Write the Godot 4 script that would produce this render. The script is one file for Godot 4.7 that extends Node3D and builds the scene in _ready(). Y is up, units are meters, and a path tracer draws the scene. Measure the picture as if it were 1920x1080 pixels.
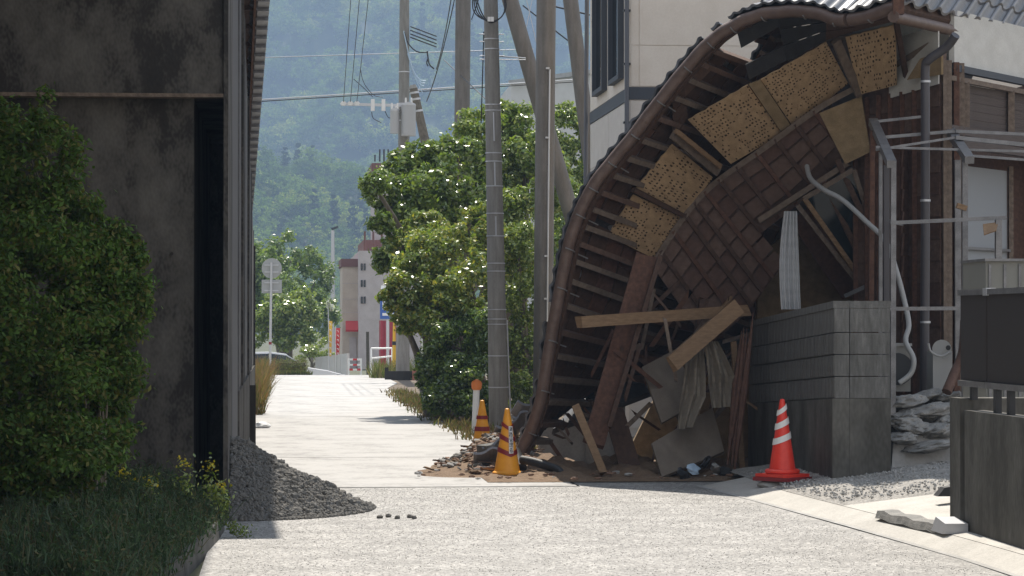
extends Node3D
# A narrow lane beside a collapsed timber house, seen through a long lens.
const F := 5000.0
var cam: Camera3D
var cam_pos := Vector3(0, 1.63, 0)
var cam_basis: Basis
var M := {}
var rng := RandomNumberGenerator.new()
var taken := {}

func _ready():
	make_camera_and_light()
	make_materials()
	make_ground()
	make_mountain()
	make_left_side()
	make_far_end()
	make_trees()
	make_poles_and_wires()
	make_grey_house()
	make_collapsed_house()
	make_right_yard()
	make_debris()
	make_small_things()

func make_camera_and_light():
	cam = Camera3D.new(); cam.name = "camera"; add_child(cam)
	cam.position = cam_pos
	cam.fov = rad_to_deg(2.0 * atan(540.0 / F))
	cam.near = 0.2; cam.far = 4000.0
	var pitch := atan(64.0 / F)
	var yaw := atan(435.0 / F * cos(pitch))
	cam.rotation_order = EULER_ORDER_YXZ
	cam.rotation = Vector3(pitch, -yaw, 0)
	cam_basis = Basis.from_euler(Vector3(pitch, -yaw, 0), EULER_ORDER_YXZ)
	cam.current = true
	var we := WorldEnvironment.new(); we.name = "world_environment"; add_child(we)
	var env := Environment.new()
	env.background_mode = Environment.BG_SKY
	var sm := ProceduralSkyMaterial.new()
	sm.sky_top_color = Color(0.64, 0.67, 0.72); sm.sky_horizon_color = Color(0.95, 0.90, 0.84)
	sm.ground_horizon_color = Color(0.55, 0.58, 0.58); sm.ground_bottom_color = Color(0.3, 0.3, 0.28)
	sm.sky_curve = 0.2; sm.sun_angle_max = 1.0
	var sky := Sky.new(); sky.sky_material = sm
	env.sky = sky
	env.background_energy_multiplier = 1.15
	env.tonemap_mode = Environment.TONE_MAPPER_LINEAR
	env.tonemap_exposure = 1.8
	env.sdfgi_enabled = true; env.ssao_enabled = true; env.ssil_enabled = true
	env.fog_enabled = true; env.fog_density = 0.00056; env.fog_light_color = Color(0.70, 0.82, 0.97)
	we.environment = env
	var sun := DirectionalLight3D.new(); sun.name = "sun"; add_child(sun)
	var el := deg_to_rad(57.0); var az := deg_to_rad(1.5)
	var to_sun := Vector3(sin(az) * cos(el), sin(el), -cos(az) * cos(el))
	sun.look_at_from_position(to_sun * 100.0, Vector3.ZERO)
	sun.light_energy = 1.55; sun.light_color = Color(1.0, 0.965, 0.915)
	sun.light_angular_distance = 0.53; sun.shadow_enabled = true

# ---------------------------------------------------------------- helpers
func at(px: float, py: float, d: float) -> Vector3:      # the point on that pixel's ray d metres down the lane
	var w := cam_basis * Vector3((px - 960.0) / F, -(py - 540.0) / F, -1.0)
	return cam_pos + w * (d / -w.z)
func gr(px: float, py: float, y := 0.0) -> Vector3:      # the same on the ground at height y
	var w := cam_basis * Vector3((px - 960.0) / F, -(py - 540.0) / F, -1.0)
	return cam_pos + w * ((y - cam_pos.y) / w.y)
func ats(a: Array) -> Array:
	var o := []
	for p in a: o.append(at(p[0], p[1], p[2]))
	return o
func numbered(n: String) -> String:
	if not taken.has(n):
		taken[n] = 0
		return n
	taken[n] += 1
	return "%s_%03d" % [n, taken[n]]
func mb() -> SurfaceTool:
	var st := SurfaceTool.new(); st.begin(Mesh.PRIMITIVE_TRIANGLES); return st
func accum(n: Node) -> Vector3:
	var s := Vector3.ZERO
	while n != self and n != null:
		s += n.position; n = n.get_parent()
	return s
func part(called: String, st, m: Material, parent: Node) -> MeshInstance3D:
	var o := MeshInstance3D.new(); o.name = called
	o.mesh = st if st is Mesh else st.commit()
	o.material_override = m
	parent.add_child(o, true)
	o.position = -accum(parent)
	return o
func thing(called: String, label: String, cat: String, pos := Vector3.ZERO, group := "") -> Node3D:
	var o := Node3D.new(); o.name = numbered(called); add_child(o); o.position = pos
	tag(o, label, cat, group)
	return o
func tag(o: Node, label: String, cat: String, group := "", kind := ""):
	if label: o.set_meta("label", label)
	if cat: o.set_meta("category", cat)
	if group: o.set_meta("group", group)
	if kind: o.set_meta("kind", kind)
func single(called: String, st, m: Material, label: String, cat: String, group := "", kind := "") -> MeshInstance3D:
	var o := MeshInstance3D.new(); o.name = numbered(called)
	o.mesh = st if st is Mesh else st.commit()
	o.material_override = m
	add_child(o); tag(o, label, cat, group, kind)
	return o
func struct(called: String, st, m: Material) -> MeshInstance3D:
	return single(called, st, m, "", "", "", "structure")
func stuff(called: String, st, m: Material, parent: Node) -> MeshInstance3D:
	var o := part(called, st, m, parent); o.set_meta("kind", "stuff"); return o

func tri(st: SurfaceTool, a: Vector3, b: Vector3, c: Vector3, n: Vector3):
	st.set_normal(n); st.add_vertex(a)
	st.set_normal(n); st.add_vertex(b)
	st.set_normal(n); st.add_vertex(c)
func quad(st: SurfaceTool, a: Vector3, b: Vector3, c: Vector3, d: Vector3, out := Vector3.ZERO):
	# wound clockwise seen from the side that out points to
	var n := (b - a).cross(c - a)
	if n.length() < 1e-10: n = (c - a).cross(d - a)
	n = n.normalized()
	if out != Vector3.ZERO and n.dot(out) < 0:
		var t := b; b = d; d = t; n = -n
	tri(st, a, c, b, n); tri(st, a, d, c, n)
func hexa(st: SurfaceTool, p: Array):   # 0-3 bottom ring, 4-7 top ring
	var c := Vector3.ZERO
	for v in p: c += v
	c /= 8.0
	for f in [[0, 1, 2, 3], [4, 5, 6, 7], [0, 1, 5, 4], [1, 2, 6, 5], [2, 3, 7, 6], [3, 0, 4, 7]]:
		var m: Vector3 = (p[f[0]] + p[f[1]] + p[f[2]] + p[f[3]]) / 4.0
		quad(st, p[f[0]], p[f[1]], p[f[2]], p[f[3]], m - c)
func box(st: SurfaceTool, c: Vector3, s: Vector3, b := Basis.IDENTITY):
	var h := s / 2.0
	var p := []
	for y in [-h.y, h.y]:
		for q in [[-1, -1], [1, -1], [1, 1], [-1, 1]]:
			p.append(c + b * Vector3(q[0] * h.x, y, q[1] * h.z))
	hexa(st, p)
func span(st: SurfaceTool, lo: Vector3, hi: Vector3):
	box(st, (lo + hi) / 2.0, (hi - lo).abs())
func beam(st: SurfaceTool, a: Vector3, b: Vector3, w: float, h: float, up := Vector3.UP, ragged := 0.0):
	var d := (b - a).normalized()
	if absf(d.dot(up)) > 0.95: up = Vector3(0, 0, 1)
	var s := d.cross(up).normalized()
	var u := s.cross(d).normalized()
	var p := []
	for k in [-1, 1]:
		for e in [[a, -1], [a, 1], [b, 1], [b, -1]]:
			p.append(e[0] + s * (w * 0.5 * e[1]) + u * (h * 0.5 * k) + d * rng.randf_range(-ragged, ragged))
	hexa(st, p)
func slab(st: SurfaceTool, a: Vector3, b: Vector3, c: Vector3, d: Vector3, th: float, side := Vector3.ZERO):
	var n := (b - a).cross(d - a).normalized()
	if side != Vector3.ZERO and n.dot(side) < 0: n = -n
	hexa(st, [a, b, c, d, a + n * th, b + n * th, c + n * th, d + n * th])
func tube(st: SurfaceTool, pts: Array, r, n := 8, cap := true):
	var rings := []
	var up := Vector3(0.13, 0.97, 0.21)
	for i in pts.size():
		var d: Vector3 = (pts[mini(i + 1, pts.size() - 1)] - pts[maxi(i - 1, 0)]).normalized()
		if absf(d.dot(up)) > 0.96: up = Vector3(0.9, 0.1, 0.3)
		var s := d.cross(up).normalized(); var u := s.cross(d)
		up = u
		var ring := []
		for k in n + 1:
			var a := TAU * k / n
			var nn := s * cos(a) + u * sin(a)
			ring.append([pts[i] + nn * (r[i] if r is Array else r), nn])
		rings.append(ring)
	for i in rings.size() - 1:
		for k in n:
			for q in [[i, k], [i, k + 1], [i + 1, k + 1], [i, k], [i + 1, k + 1], [i + 1, k]]:
				var v = rings[q[0]][q[1]]
				st.set_normal(v[1]); st.add_vertex(v[0])
	if cap:
		for e in [0, rings.size() - 1]:
			var d: Vector3 = (pts[1] - pts[0] if e == 0 else pts[e - 1] - pts[e]).normalized() * -1.0
			for k in n:
				if e == 0: tri(st, pts[e], rings[e][k + 1][0], rings[e][k][0], d)
				else: tri(st, pts[e], rings[e][k][0], rings[e][k + 1][0], d)
func lathe(st: SurfaceTool, c: Vector3, prof: Array, n := 24):   # prof of [radius, height]
	for i in prof.size() - 1:
		var a = prof[i]; var b = prof[i + 1]
		var nn := Vector2(b[1] - a[1], a[0] - b[0]).normalized()
		for k in n:
			var a0 := TAU * k / n; var a1 := TAU * (k + 1) / n
			var vs := [[a0, a], [a1, a], [a1, b], [a0, b]]
			for q in [0, 1, 2, 0, 2, 3]:
				var v = vs[q]
				st.set_normal(Vector3(cos(v[0]) * nn.x, nn.y, sin(v[0]) * nn.x))
				st.add_vertex(c + Vector3(cos(v[0]) * v[1][0], v[1][1], sin(v[0]) * v[1][0]))
func cm(a: Array, t: float) -> Vector3:    # Catmull-Rom through points, t from 0 to size-1
	var i := clampi(int(floor(t)), 0, a.size() - 2)
	var f := t - i
	var p0: Vector3 = a[maxi(i - 1, 0)]; var p1: Vector3 = a[i]; var p2: Vector3 = a[i + 1]; var p3: Vector3 = a[mini(i + 2, a.size() - 1)]
	return 0.5 * (2.0 * p1 + (p2 - p0) * f + (2.0 * p0 - 5.0 * p1 + 4.0 * p2 - p3) * f * f + (3.0 * p1 - p0 - 3.0 * p2 + p3) * f * f * f)
func cms(a: Array, steps: int) -> Array:
	var o := []
	for k in steps + 1: o.append(cm(a, float(k) / steps * (a.size() - 1)))
	return o
func lin(a: Array, t: float) -> Vector3:
	var i := clampi(int(floor(t)), 0, a.size() - 2)
	return a[i].lerp(a[i + 1], t - i)
var ico_dirs := []
var ico_faces := []
func make_ico():
	var g := (1.0 + sqrt(5.0)) / 2.0
	for v in [[-1, g, 0], [1, g, 0], [-1, -g, 0], [1, -g, 0], [0, -1, g], [0, 1, g], [0, -1, -g], [0, 1, -g], [g, 0, -1], [g, 0, 1], [-g, 0, -1], [-g, 0, 1]]:
		ico_dirs.append(Vector3(v[0], v[1], v[2]).normalized())
	var f0 := [[0, 11, 5], [0, 5, 1], [0, 1, 7], [0, 7, 10], [0, 10, 11], [1, 5, 9], [5, 11, 4], [11, 10, 2], [10, 7, 6], [7, 1, 8], [3, 9, 4], [3, 4, 2], [3, 2, 6], [3, 6, 8], [3, 8, 9], [4, 9, 5], [2, 4, 11], [6, 2, 10], [8, 6, 7], [9, 8, 1]]
	var mid := {}
	for f in f0:
		var m := []
		for k in 3:
			var a: int = mini(f[k], f[(k + 1) % 3]); var b: int = maxi(f[k], f[(k + 1) % 3])
			var key := a * 100 + b
			if not mid.has(key):
				mid[key] = ico_dirs.size(); ico_dirs.append((ico_dirs[a] + ico_dirs[b]).normalized())
			m.append(mid[key])
		ico_faces.append([f[0], m[0], m[2]]); ico_faces.append([f[1], m[1], m[0]]); ico_faces.append([f[2], m[2], m[1]]); ico_faces.append(m)
func rock(st: SurfaceTool, c: Vector3, s: Vector3, rough := 0.25, b := Basis.IDENTITY):
	if ico_dirs.is_empty(): make_ico()
	var ps := []
	for d in ico_dirs:
		var q: Vector3 = d
		var m := maxf(absf(q.x), maxf(absf(q.y), absf(q.z)))
		ps.append(c + b * (q * s * (0.62 + 0.38 / (m * 1.25)) * rng.randf_range(1.0 - rough, 1.0 + rough)))
	for f in ico_faces:
		var n: Vector3 = (ps[f[1]] - ps[f[0]]).cross(ps[f[2]] - ps[f[0]]).normalized()
		if n.dot(ps[f[0]] - c) < 0: tri(st, ps[f[0]], ps[f[1]], ps[f[2]], -n)
		else: tri(st, ps[f[0]], ps[f[2]], ps[f[1]], n)
func boulder(st: SurfaceTool, c: Vector3, s: Vector3, sd: int, b := Basis.IDENTITY):
	var n := FastNoiseLite.new(); n.seed = sd; n.frequency = 0.9; n.fractal_octaves = 4
	var f := func(d: Vector3) -> Vector3:
		var q := d
		for pl in 7:   # a few flat chipped faces
			var h := Vector3(sin(pl * 2.1 + sd), cos(pl * 1.3 + sd * 2.0), sin(pl * 3.7 + sd * .7)).normalized()
			var o := q.dot(h) - .72
			if o > 0: q -= h * o * .85
		return c + b * (q * s * (1.0 + .34 * n.get_noise_3dv(d * 1.6)))
	var N := 20
	for i in N:
		for j in N * 2:
			var p := []
			for e in [[i, j], [i, j + 1], [i + 1, j + 1], [i + 1, j]]:
				var a: float = PI * e[0] / N; var w: float = PI * e[1] / N
				var d := Vector3(sin(a) * cos(w), cos(a), sin(a) * sin(w))
				var t1 := d.cross(Vector3(.3, .1, .9)).normalized() * .06; var t2 := d.cross(t1).normalized() * .06
				var nn: Vector3 = (f.call((d + t1).normalized()) - f.call((d - t1).normalized())).cross(f.call((d + t2).normalized()) - f.call((d - t2).normalized())).normalized()
				if nn.dot(b * d) < 0: nn = -nn
				p.append([f.call(d), nn])
			for k in [0, 2, 1, 0, 3, 2]:
				st.set_normal(p[k][1]); st.add_vertex(p[k][0])
func rbasis() -> Basis:
	return Basis.from_euler(Vector3(rng.randf() * TAU, rng.randf() * TAU, rng.randf() * TAU))

# ---------------------------------------------------------------- materials
func grey_noise(layers: Array, size: int) -> PackedFloat32Array:   # layers of [seed, cycles, weight, octaves]
	var out := PackedFloat32Array(); out.resize(size * size)
	for l in layers:
		var n := FastNoiseLite.new()
		n.seed = l[0]; n.frequency = float(l[1]) / size
		n.noise_type = FastNoiseLite.TYPE_SIMPLEX_SMOOTH
		if l.size() > 4 and l[4]: n.noise_type = FastNoiseLite.TYPE_CELLULAR
		n.fractal_type = FastNoiseLite.FRACTAL_FBM if l[3] > 1 else FastNoiseLite.FRACTAL_NONE
		n.fractal_octaves = l[3]
		var im := n.get_seamless_image(size, size)
		im.convert(Image.FORMAT_L8)
		var b := im.get_data()
		var w: float = l[2] / 255.0
		for i in out.size(): out[i] += b[i] * w
	return out
func s8(v: float) -> int:
	v = clampf(v, 0.0, 1.0)
	return clampi(int(255.0 * (12.92 * v if v < 0.0031308 else 1.055 * pow(v, 1.0 / 2.4) - 0.055) + 0.5), 0, 255)
# ramp: [offset, linear colour] stops; opts: layers, rough, tile (metres or Vector3), bump (cm), metal, spec
func mk(called: String, ramp: Array, tile, rough: float, opts := {}):
	var size: int = opts.get("size", 256)
	var sd := hash(called) % 1000
	var layers: Array = opts.get("layers", [[sd, 4, 0.6, 5], [sd + 1, 40, 0.4, 2]])
	for l in layers:
		if l[0] < 10: l[0] += sd
	var g := grey_noise(layers, size)
	var lut := []
	for i in 256:
		var f := i / 255.0
		var c: Color = ramp[0][1]
		for k in ramp.size() - 1:
			if f >= ramp[k][0]:
				c = ramp[k][1].lerp(ramp[k + 1][1], clampf((f - ramp[k][0]) / maxf(ramp[k + 1][0] - ramp[k][0], 0.001), 0, 1))
		lut.append([s8(c.r), s8(c.g), s8(c.b)])
	var by := PackedByteArray(); by.resize(size * size * 3)
	var hb := PackedByteArray(); hb.resize(size * size)
	for i in g.size():
		var v := clampi(int(g[i] * 255.0), 0, 255)
		var q = lut[v]
		by[i * 3] = q[0]; by[i * 3 + 1] = q[1]; by[i * 3 + 2] = q[2]
		hb[i] = v
	var m := StandardMaterial3D.new(); m.resource_name = called
	m.albedo_texture = ImageTexture.create_from_image(Image.create_from_data(size, size, false, Image.FORMAT_RGB8, by))
	m.uv1_triplanar = true; m.uv1_world_triplanar = true
	m.uv1_scale = Vector3.ONE / tile if tile is float else Vector3(1.0 / tile.x, 1.0 / tile.y, 1.0 / tile.z)
	m.roughness = rough; m.metallic = opts.get("metal", 0.0)
	m.metallic_specular = opts.get("spec", 0.5)
	if opts.get("bump", 0.0) > 0.0:
		m.heightmap_enabled = true; m.heightmap_scale = opts.bump
		m.heightmap_texture = ImageTexture.create_from_image(Image.create_from_data(size, size, false, Image.FORMAT_L8, hb))
	M[called] = m
	return m
func flat(called: String, c: Color, rough: float, metal := 0.0):
	var m := StandardMaterial3D.new(); m.resource_name = called
	m.albedo_color = c.linear_to_srgb(); m.roughness = rough; m.metallic = metal
	M[called] = m
	return m
func rp(a: Color, b: Color, lo := 0.25, hi := 0.75) -> Array:
	return [[0.0, a], [lo, a], [hi, b], [1.0, b]]
func C(r: float, g: float, b: float) -> Color: return Color(r, g, b)
func make_materials():
	mk("aggregate", [[0.0, C(.10, .096, .09)], [.36, C(.18, .174, .163)], [.52, C(.255, .246, .23)], [.68, C(.44, .425, .40)], [1.0, C(.56, .545, .515)]], 3.1, 0.62, {"size": 1024, "layers": [[1, 5, .22, 4], [2, 48, .45, 2], [3, 150, .33, 1]], "bump": 2.0})
	mk("concrete_road", [[0.0, C(.13, .126, .118)], [.36, C(.25, .244, .232)], [.5, C(.34, .332, .317)], [1.0, C(.41, .40, .382)]], 5.3, 0.66, {"size": 512, "layers": [[1, 4, .5, 5], [2, 30, .3, 3], [3, 120, .2, 1]], "bump": 0.4})
	mk("gutter_concrete", [[0.0, C(.28, .27, .24)], [.5, C(.42, .40, .36)], [1.0, C(.54, .52, .47)]], 2.3, 0.7, {"size": 512, "layers": [[1, 5, .5, 5], [2, 70, .5, 2]], "bump": 0.5})
	mk("yard_gravel", [[0.0, C(.10, .095, .085)], [.4, C(.22, .21, .19)], [.6, C(.34, .32, .29)], [1.0, C(.55, .53, .48)]], 1.7, 0.8, {"size": 512, "layers": [[1, 5, .3, 4], [2, 42, .7, 2]], "bump": 3.5})
	mk("soil", [[0.0, C(.06, .045, .03)], [.5, C(.13, .10, .07)], [1.0, C(.24, .19, .13)]], 2.1, 0.95, {"size": 512, "layers": [[1, 6, .5, 5], [2, 50, .5, 2]], "bump": 3.0})
	mk("mud", [[0.0, C(.09, .055, .03)], [.5, C(.17, .11, .065)], [1.0, C(.27, .19, .12)]], 1.3, 0.95, {"layers": [[1, 6, .5, 5], [2, 40, .5, 2]], "bump": 3.0})
	mk("field", rp(C(.05, .06, .03), C(.11, .11, .06)), 9.0, 0.95, {})
	mk("hill", rp(C(.02, .035, .012), C(.05, .07, .025)), 40.0, 0.95, {})
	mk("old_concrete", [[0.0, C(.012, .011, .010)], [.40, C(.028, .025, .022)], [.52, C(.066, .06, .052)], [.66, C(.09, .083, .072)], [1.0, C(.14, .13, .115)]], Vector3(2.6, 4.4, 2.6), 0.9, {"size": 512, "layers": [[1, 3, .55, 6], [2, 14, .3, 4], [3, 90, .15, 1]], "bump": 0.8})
	mk("stained_concrete", [[0.0, C(.03, .027, .021)], [.36, C(.06, .056, .047)], [.6, C(.10, .095, .083)], [1.0, C(.20, .19, .17)]], Vector3(2.1, 5.0, 2.1), 0.9, {"size": 512, "layers": [[1, 3, .5, 5], [2, 9, .35, 4], [3, 60, .15, 1]], "bump": 0.6})
	mk("block_concrete", [[0.0, C(.05, .048, .044)], [.4, C(.10, .098, .09)], [.62, C(.135, .132, .125)], [1.0, C(.26, .255, .24)]], Vector3(0.34, 1.6, 0.34), 0.9, {"size": 512, "layers": [[1, 3, .45, 5], [2, 10, .3, 3], [3, 90, .25, 1]], "bump": 0.6})
	mk("pale_concrete", rp(C(.28, .275, .26), C(.40, .39, .37)), 1.7, 0.85, {"bump": 0.3})
	mk("tarred_board", rp(C(.012, .010, .009), C(.03, .026, .022)), Vector3(.2, 2, .2), 0.85, {})
	mk("dark_wood", [[0.0, C(.022, .011, .006)], [.5, C(.062, .031, .018)], [1.0, C(.13, .072, .044)]], Vector3(.25, .25, .25), 0.8, {"bump": 0.3})
	mk("red_wood", [[0.0, C(.035, .015, .008)], [.5, C(.095, .042, .024)], [1.0, C(.17, .085, .05)]], .3, 0.8, {"bump": 0.3})
	mk("grey_wood", [[0.0, C(.07, .05, .037)], [.5, C(.15, .112, .084)], [1.0, C(.26, .20, .155)]], Vector3(.3, .3, .3), 0.85, {"bump": 0.3})
	mk("side_grey", [[0.0, C(.05, .05, .05)], [.5, C(.10, .099, .10)], [1.0, C(.16, .158, .155)]], Vector3(.6, 3.0, .6), 0.9, {})
	mk("raw_wood", [[0.0, C(.11, .062, .03)], [.5, C(.21, .13, .068)], [1.0, C(.34, .225, .125)]], Vector3(.5, .12, .5), 0.8, {"bump": 0.2})
	mk("siding", [[0.0, C(.055, .031, .021)], [.5, C(.125, .075, .054)], [1.0, C(.20, .13, .10)]], Vector3(.35, .35, .35), 0.8, {"bump": 0.3})
	mk("siding_b", [[0.0, C(.045, .022, .014)], [.5, C(.095, .05, .034)], [1.0, C(.16, .092, .068)]], Vector3(.3, .3, .3), 0.8, {"bump": 0.3})
	mk("weather_board", [[0.0, C(.035, .026, .022)], [.5, C(.085, .066, .058)], [1.0, C(.15, .12, .11)]], Vector3(1.2, .05, 1.2), 0.85, {"bump": 0.2})
	mk("felt", rp(C(.012, .011, .012), C(.03, .028, .028)), .4, 0.85, {"bump": 0.5})
	mk("plaster", rp(C(.52, .51, .47), C(.64, .63, .59)), 1.1, 0.9, {"bump": 0.2})
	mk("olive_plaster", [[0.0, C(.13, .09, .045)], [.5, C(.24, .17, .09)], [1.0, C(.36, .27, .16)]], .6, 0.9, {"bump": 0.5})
	mk("tile", [[0.0, C(.045, .047, .05)], [.5, C(.085, .088, .095)], [1.0, C(.15, .155, .165)]], .5, 0.28, {"bump": 0.1, "spec": 0.6})
	mk("tile_b", [[0.0, C(.075, .078, .085)], [.5, C(.14, .145, .16)], [1.0, C(.22, .225, .24)]], .4, 0.34, {"bump": 0.1, "spec": 0.6})
	mk("gutter_brown", rp(C(.085, .052, .04), C(.155, .105, .082)), .5, 0.5, {})
	mk("house_siding", rp(C(.68, .61, .52), C(.74, .67, .58)), 1.9, 0.8, {"bump": 0.05})
	mk("house_siding_low", rp(C(.56, .515, .46), C(.62, .575, .52)), 1.9, 0.8, {"bump": 0.05})
	mk("pole_concrete", [[0.0, C(.13, .12, .105)], [.5, C(.22, .21, .19)], [1.0, C(.31, .30, .28)]], Vector3(.3, 3.0, .3), 0.85, {"bump": 0.2})
	mk("steel_pole", rp(C(.11, .098, .085), C(.17, .155, .14)), Vector3(.4, 3, .4), 0.6, {"metal": 0.25})
	mk("aluminium", rp(C(.13, .13, .135), C(.22, .22, .225)), .7, 0.4, {"metal": 0.3})
	mk("cone_yellow", rp(C(.80, .32, .015), C(.88, .40, .03)), .4, 0.5, {})
	mk("cone_red", rp(C(.70, .035, .02), C(.80, .06, .035)), .4, 0.45, {})
	mk("panel_board", rp(C(.13, .105, .08), C(.19, .155, .12)), .7, 0.85, {"bump": 0.1})
	mk("cloth", rp(C(.16, .135, .10), C(.23, .195, .15)), .3, 0.95, {"bump": 0.3})
	mk("curtain", rp(C(.42, .43, .44), C(.55, .56, .57)), .5, 0.9, {"bump": 0.1})
	mk("bark", rp(C(.10, .085, .065), C(.22, .19, .15)), Vector3(.2, .8, .2), 0.95, {"bump": 1.0})
	mk("stone", [[0.0, C(.10, .10, .095)], [.5, C(.22, .215, .20)], [1.0, C(.38, .36, .33)]], .6, 0.85, {"bump": 1.5})
	mk("gravel_stone", [[0.0, C(.055, .051, .045)], [.5, C(.115, .108, .096)], [1.0, C(.21, .20, .178)]], .13, 0.85, {})
	mk("terracotta", [[0.0, C(.10, .055, .035)], [.5, C(.19, .11, .07)], [1.0, C(.30, .20, .14)]], .3, 0.85, {"bump": 0.3})
	mk("beige_wall", rp(C(.46, .38, .31), C(.54, .46, .38)), 3.0, 0.85, {})
	mk("pink_wall", rp(C(.42, .37, .36), C(.50, .45, .44)), 3.0, 0.85, {})
	mk("white_wall", rp(C(.52, .51, .49), C(.6, .59, .57)), 4.0, 0.85, {})
	mk("hedge_twig", rp(C(.05, .04, .02), C(.10, .08, .05)), .3, 0.95, {})
	flat("white_paint", C(.78, .78, .76), 0.5)
	flat("grey_back", C(.36, .37, .37), 0.5, 0.2)
	flat("galvanised", C(.5, .51, .53), 0.4, 0.5)
	flat("hook_grey", C(.16, .155, .15), 0.6)
	flat("dark_metal", C(.03, .032, .036), 0.45, 0.2)
	flat("navy", C(.045, .052, .065), 0.6)
	flat("pipe_grey", C(.10, .105, .12), 0.5)
	flat("pipe_brown", C(.06, .055, .06), 0.45)
	flat("black_wire", C(.02, .02, .022), 0.5)
	flat("steel_wire", C(.45, .46, .48), 0.4, 0.3)
	flat("blue_wire", C(.42, .55, .68), 0.5)
	flat("transformer_grey", C(.40, .40, .40), 0.5)
	flat("porcelain", C(.75, .74, .72), 0.25)
	flat("red_paint", C(.55, .03, .03), 0.5)
	flat("maroon", C(.35, .03, .05), 0.6)
	flat("stripe_red", C(.22, .015, .02), 0.5)
	flat("orange_head", C(.75, .22, .05), 0.5)
	flat("reflective_white", C(.72, .72, .70), 0.35)
	flat("ink", C(.02, .02, .02), 0.7)
	flat("blue_sign", C(.03, .10, .36), 0.45)
	flat("yellow_paint", C(.75, .45, .03), 0.5)
	flat("brick_red", C(.30, .12, .08), 0.9)
	flat("roof_brown", C(.16, .065, .05), 0.8)
	flat("fence_brown", C(.020, .014, .012), 0.85)
	flat("plastic_white", C(.33, .33, .32), 0.5)
	flat("plastic_beige", C(.24, .235, .215), 0.6)
	flat("door_panel", C(.26, .28, .30), 0.6)
	flat("rubber_black", C(.02, .02, .021), 0.6)
	flat("car_paint", C(.62, .63, .65), 0.25, 0.35)
	flat("grey_box", C(.19, .19, .17), 0.6)
	var gl := StandardMaterial3D.new(); gl.resource_name = "dark_glass"; gl.albedo_color = Color(.10, .12, .13); gl.roughness = 0.08; M["dark_glass"] = gl
	for nm in [["leaf", 0.27, C(.72, .75, .36)], ["leaf_matte", 0.75, C(.6, .7, .35)], ["leaf_hill", 0.9, C(.9, 1.0, .5)]]:
		var m := StandardMaterial3D.new(); m.resource_name = nm[0]
		m.vertex_color_use_as_albedo = true; m.roughness = nm[1]; m.metallic_specular = 0.7 if nm[0] == "leaf" else 0.4
		m.backlight_enabled = true; m.backlight = nm[2].linear_to_srgb()
		m.cull_mode = BaseMaterial3D.CULL_DISABLED
		M[nm[0]] = m
	# soffit lath board: tan sheet with rows of punched holes
	var im := Image.create(256, 256, false, Image.FORMAT_RGB8)
	var g := grey_noise([[77, 5, .6, 4], [78, 40, .4, 2]], 256)
	for y in 256:
		for x in 256:
			var v := g[y * 256 + x]
			im.set_pixel(x, y, Color(.24 + .30 * v, .160 + .215 * v, .085 + .13 * v).linear_to_srgb())
	rng.seed = 5
	var bare := grey_noise([[91, 3, 1.0, 3]], 256)
	for j in 16:
		var x := 3
		while x < 248:
			var w := rng.randi_range(5, 9)
			var yy := j * 16 + 4 + rng.randi_range(-1, 1)
			if bare[mini(yy, 255) * 256 + x] < 0.60 and rng.randf() < 0.85:
				im.fill_rect(Rect2i(x, yy, w, rng.randi_range(5, 8)), Color(.03, .018, .009).lerp(Color(.08, .045, .02), rng.randf()).linear_to_srgb())
			elif rng.randf() < .1: im.fill_rect(Rect2i(x, yy, 2, 2), Color(.16, .10, .05).linear_to_srgb())
			x += w + rng.randi_range(6, 10)
	for k in 26:   # cracks and stains in the dried clay
		var cx := rng.randf() * 250.0; var cy := rng.randf() * 250.0; var ca := rng.randf() * TAU
		for q in rng.randi_range(8, 30):
			ca += rng.randf_range(-.6, .6); cx += cos(ca) * 1.6; cy += sin(ca) * 1.6
			if cx > 1 and cx < 254 and cy > 1 and cy < 254: im.fill_rect(Rect2i(int(cx), int(cy), 1 + k % 2, 1), Color(.13, .078, .035).linear_to_srgb())
	var lm := StandardMaterial3D.new(); lm.resource_name = "lath"; lm.albedo_texture = ImageTexture.create_from_image(im); lm.roughness = 0.9
	M["lath"] = lm
	var la := StandardMaterial3D.new(); la.resource_name = "lath_plain"; la.albedo_color = Color(.30, .20, .10).linear_to_srgb(); la.roughness = 0.9; M["lath_plain"] = la

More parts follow.
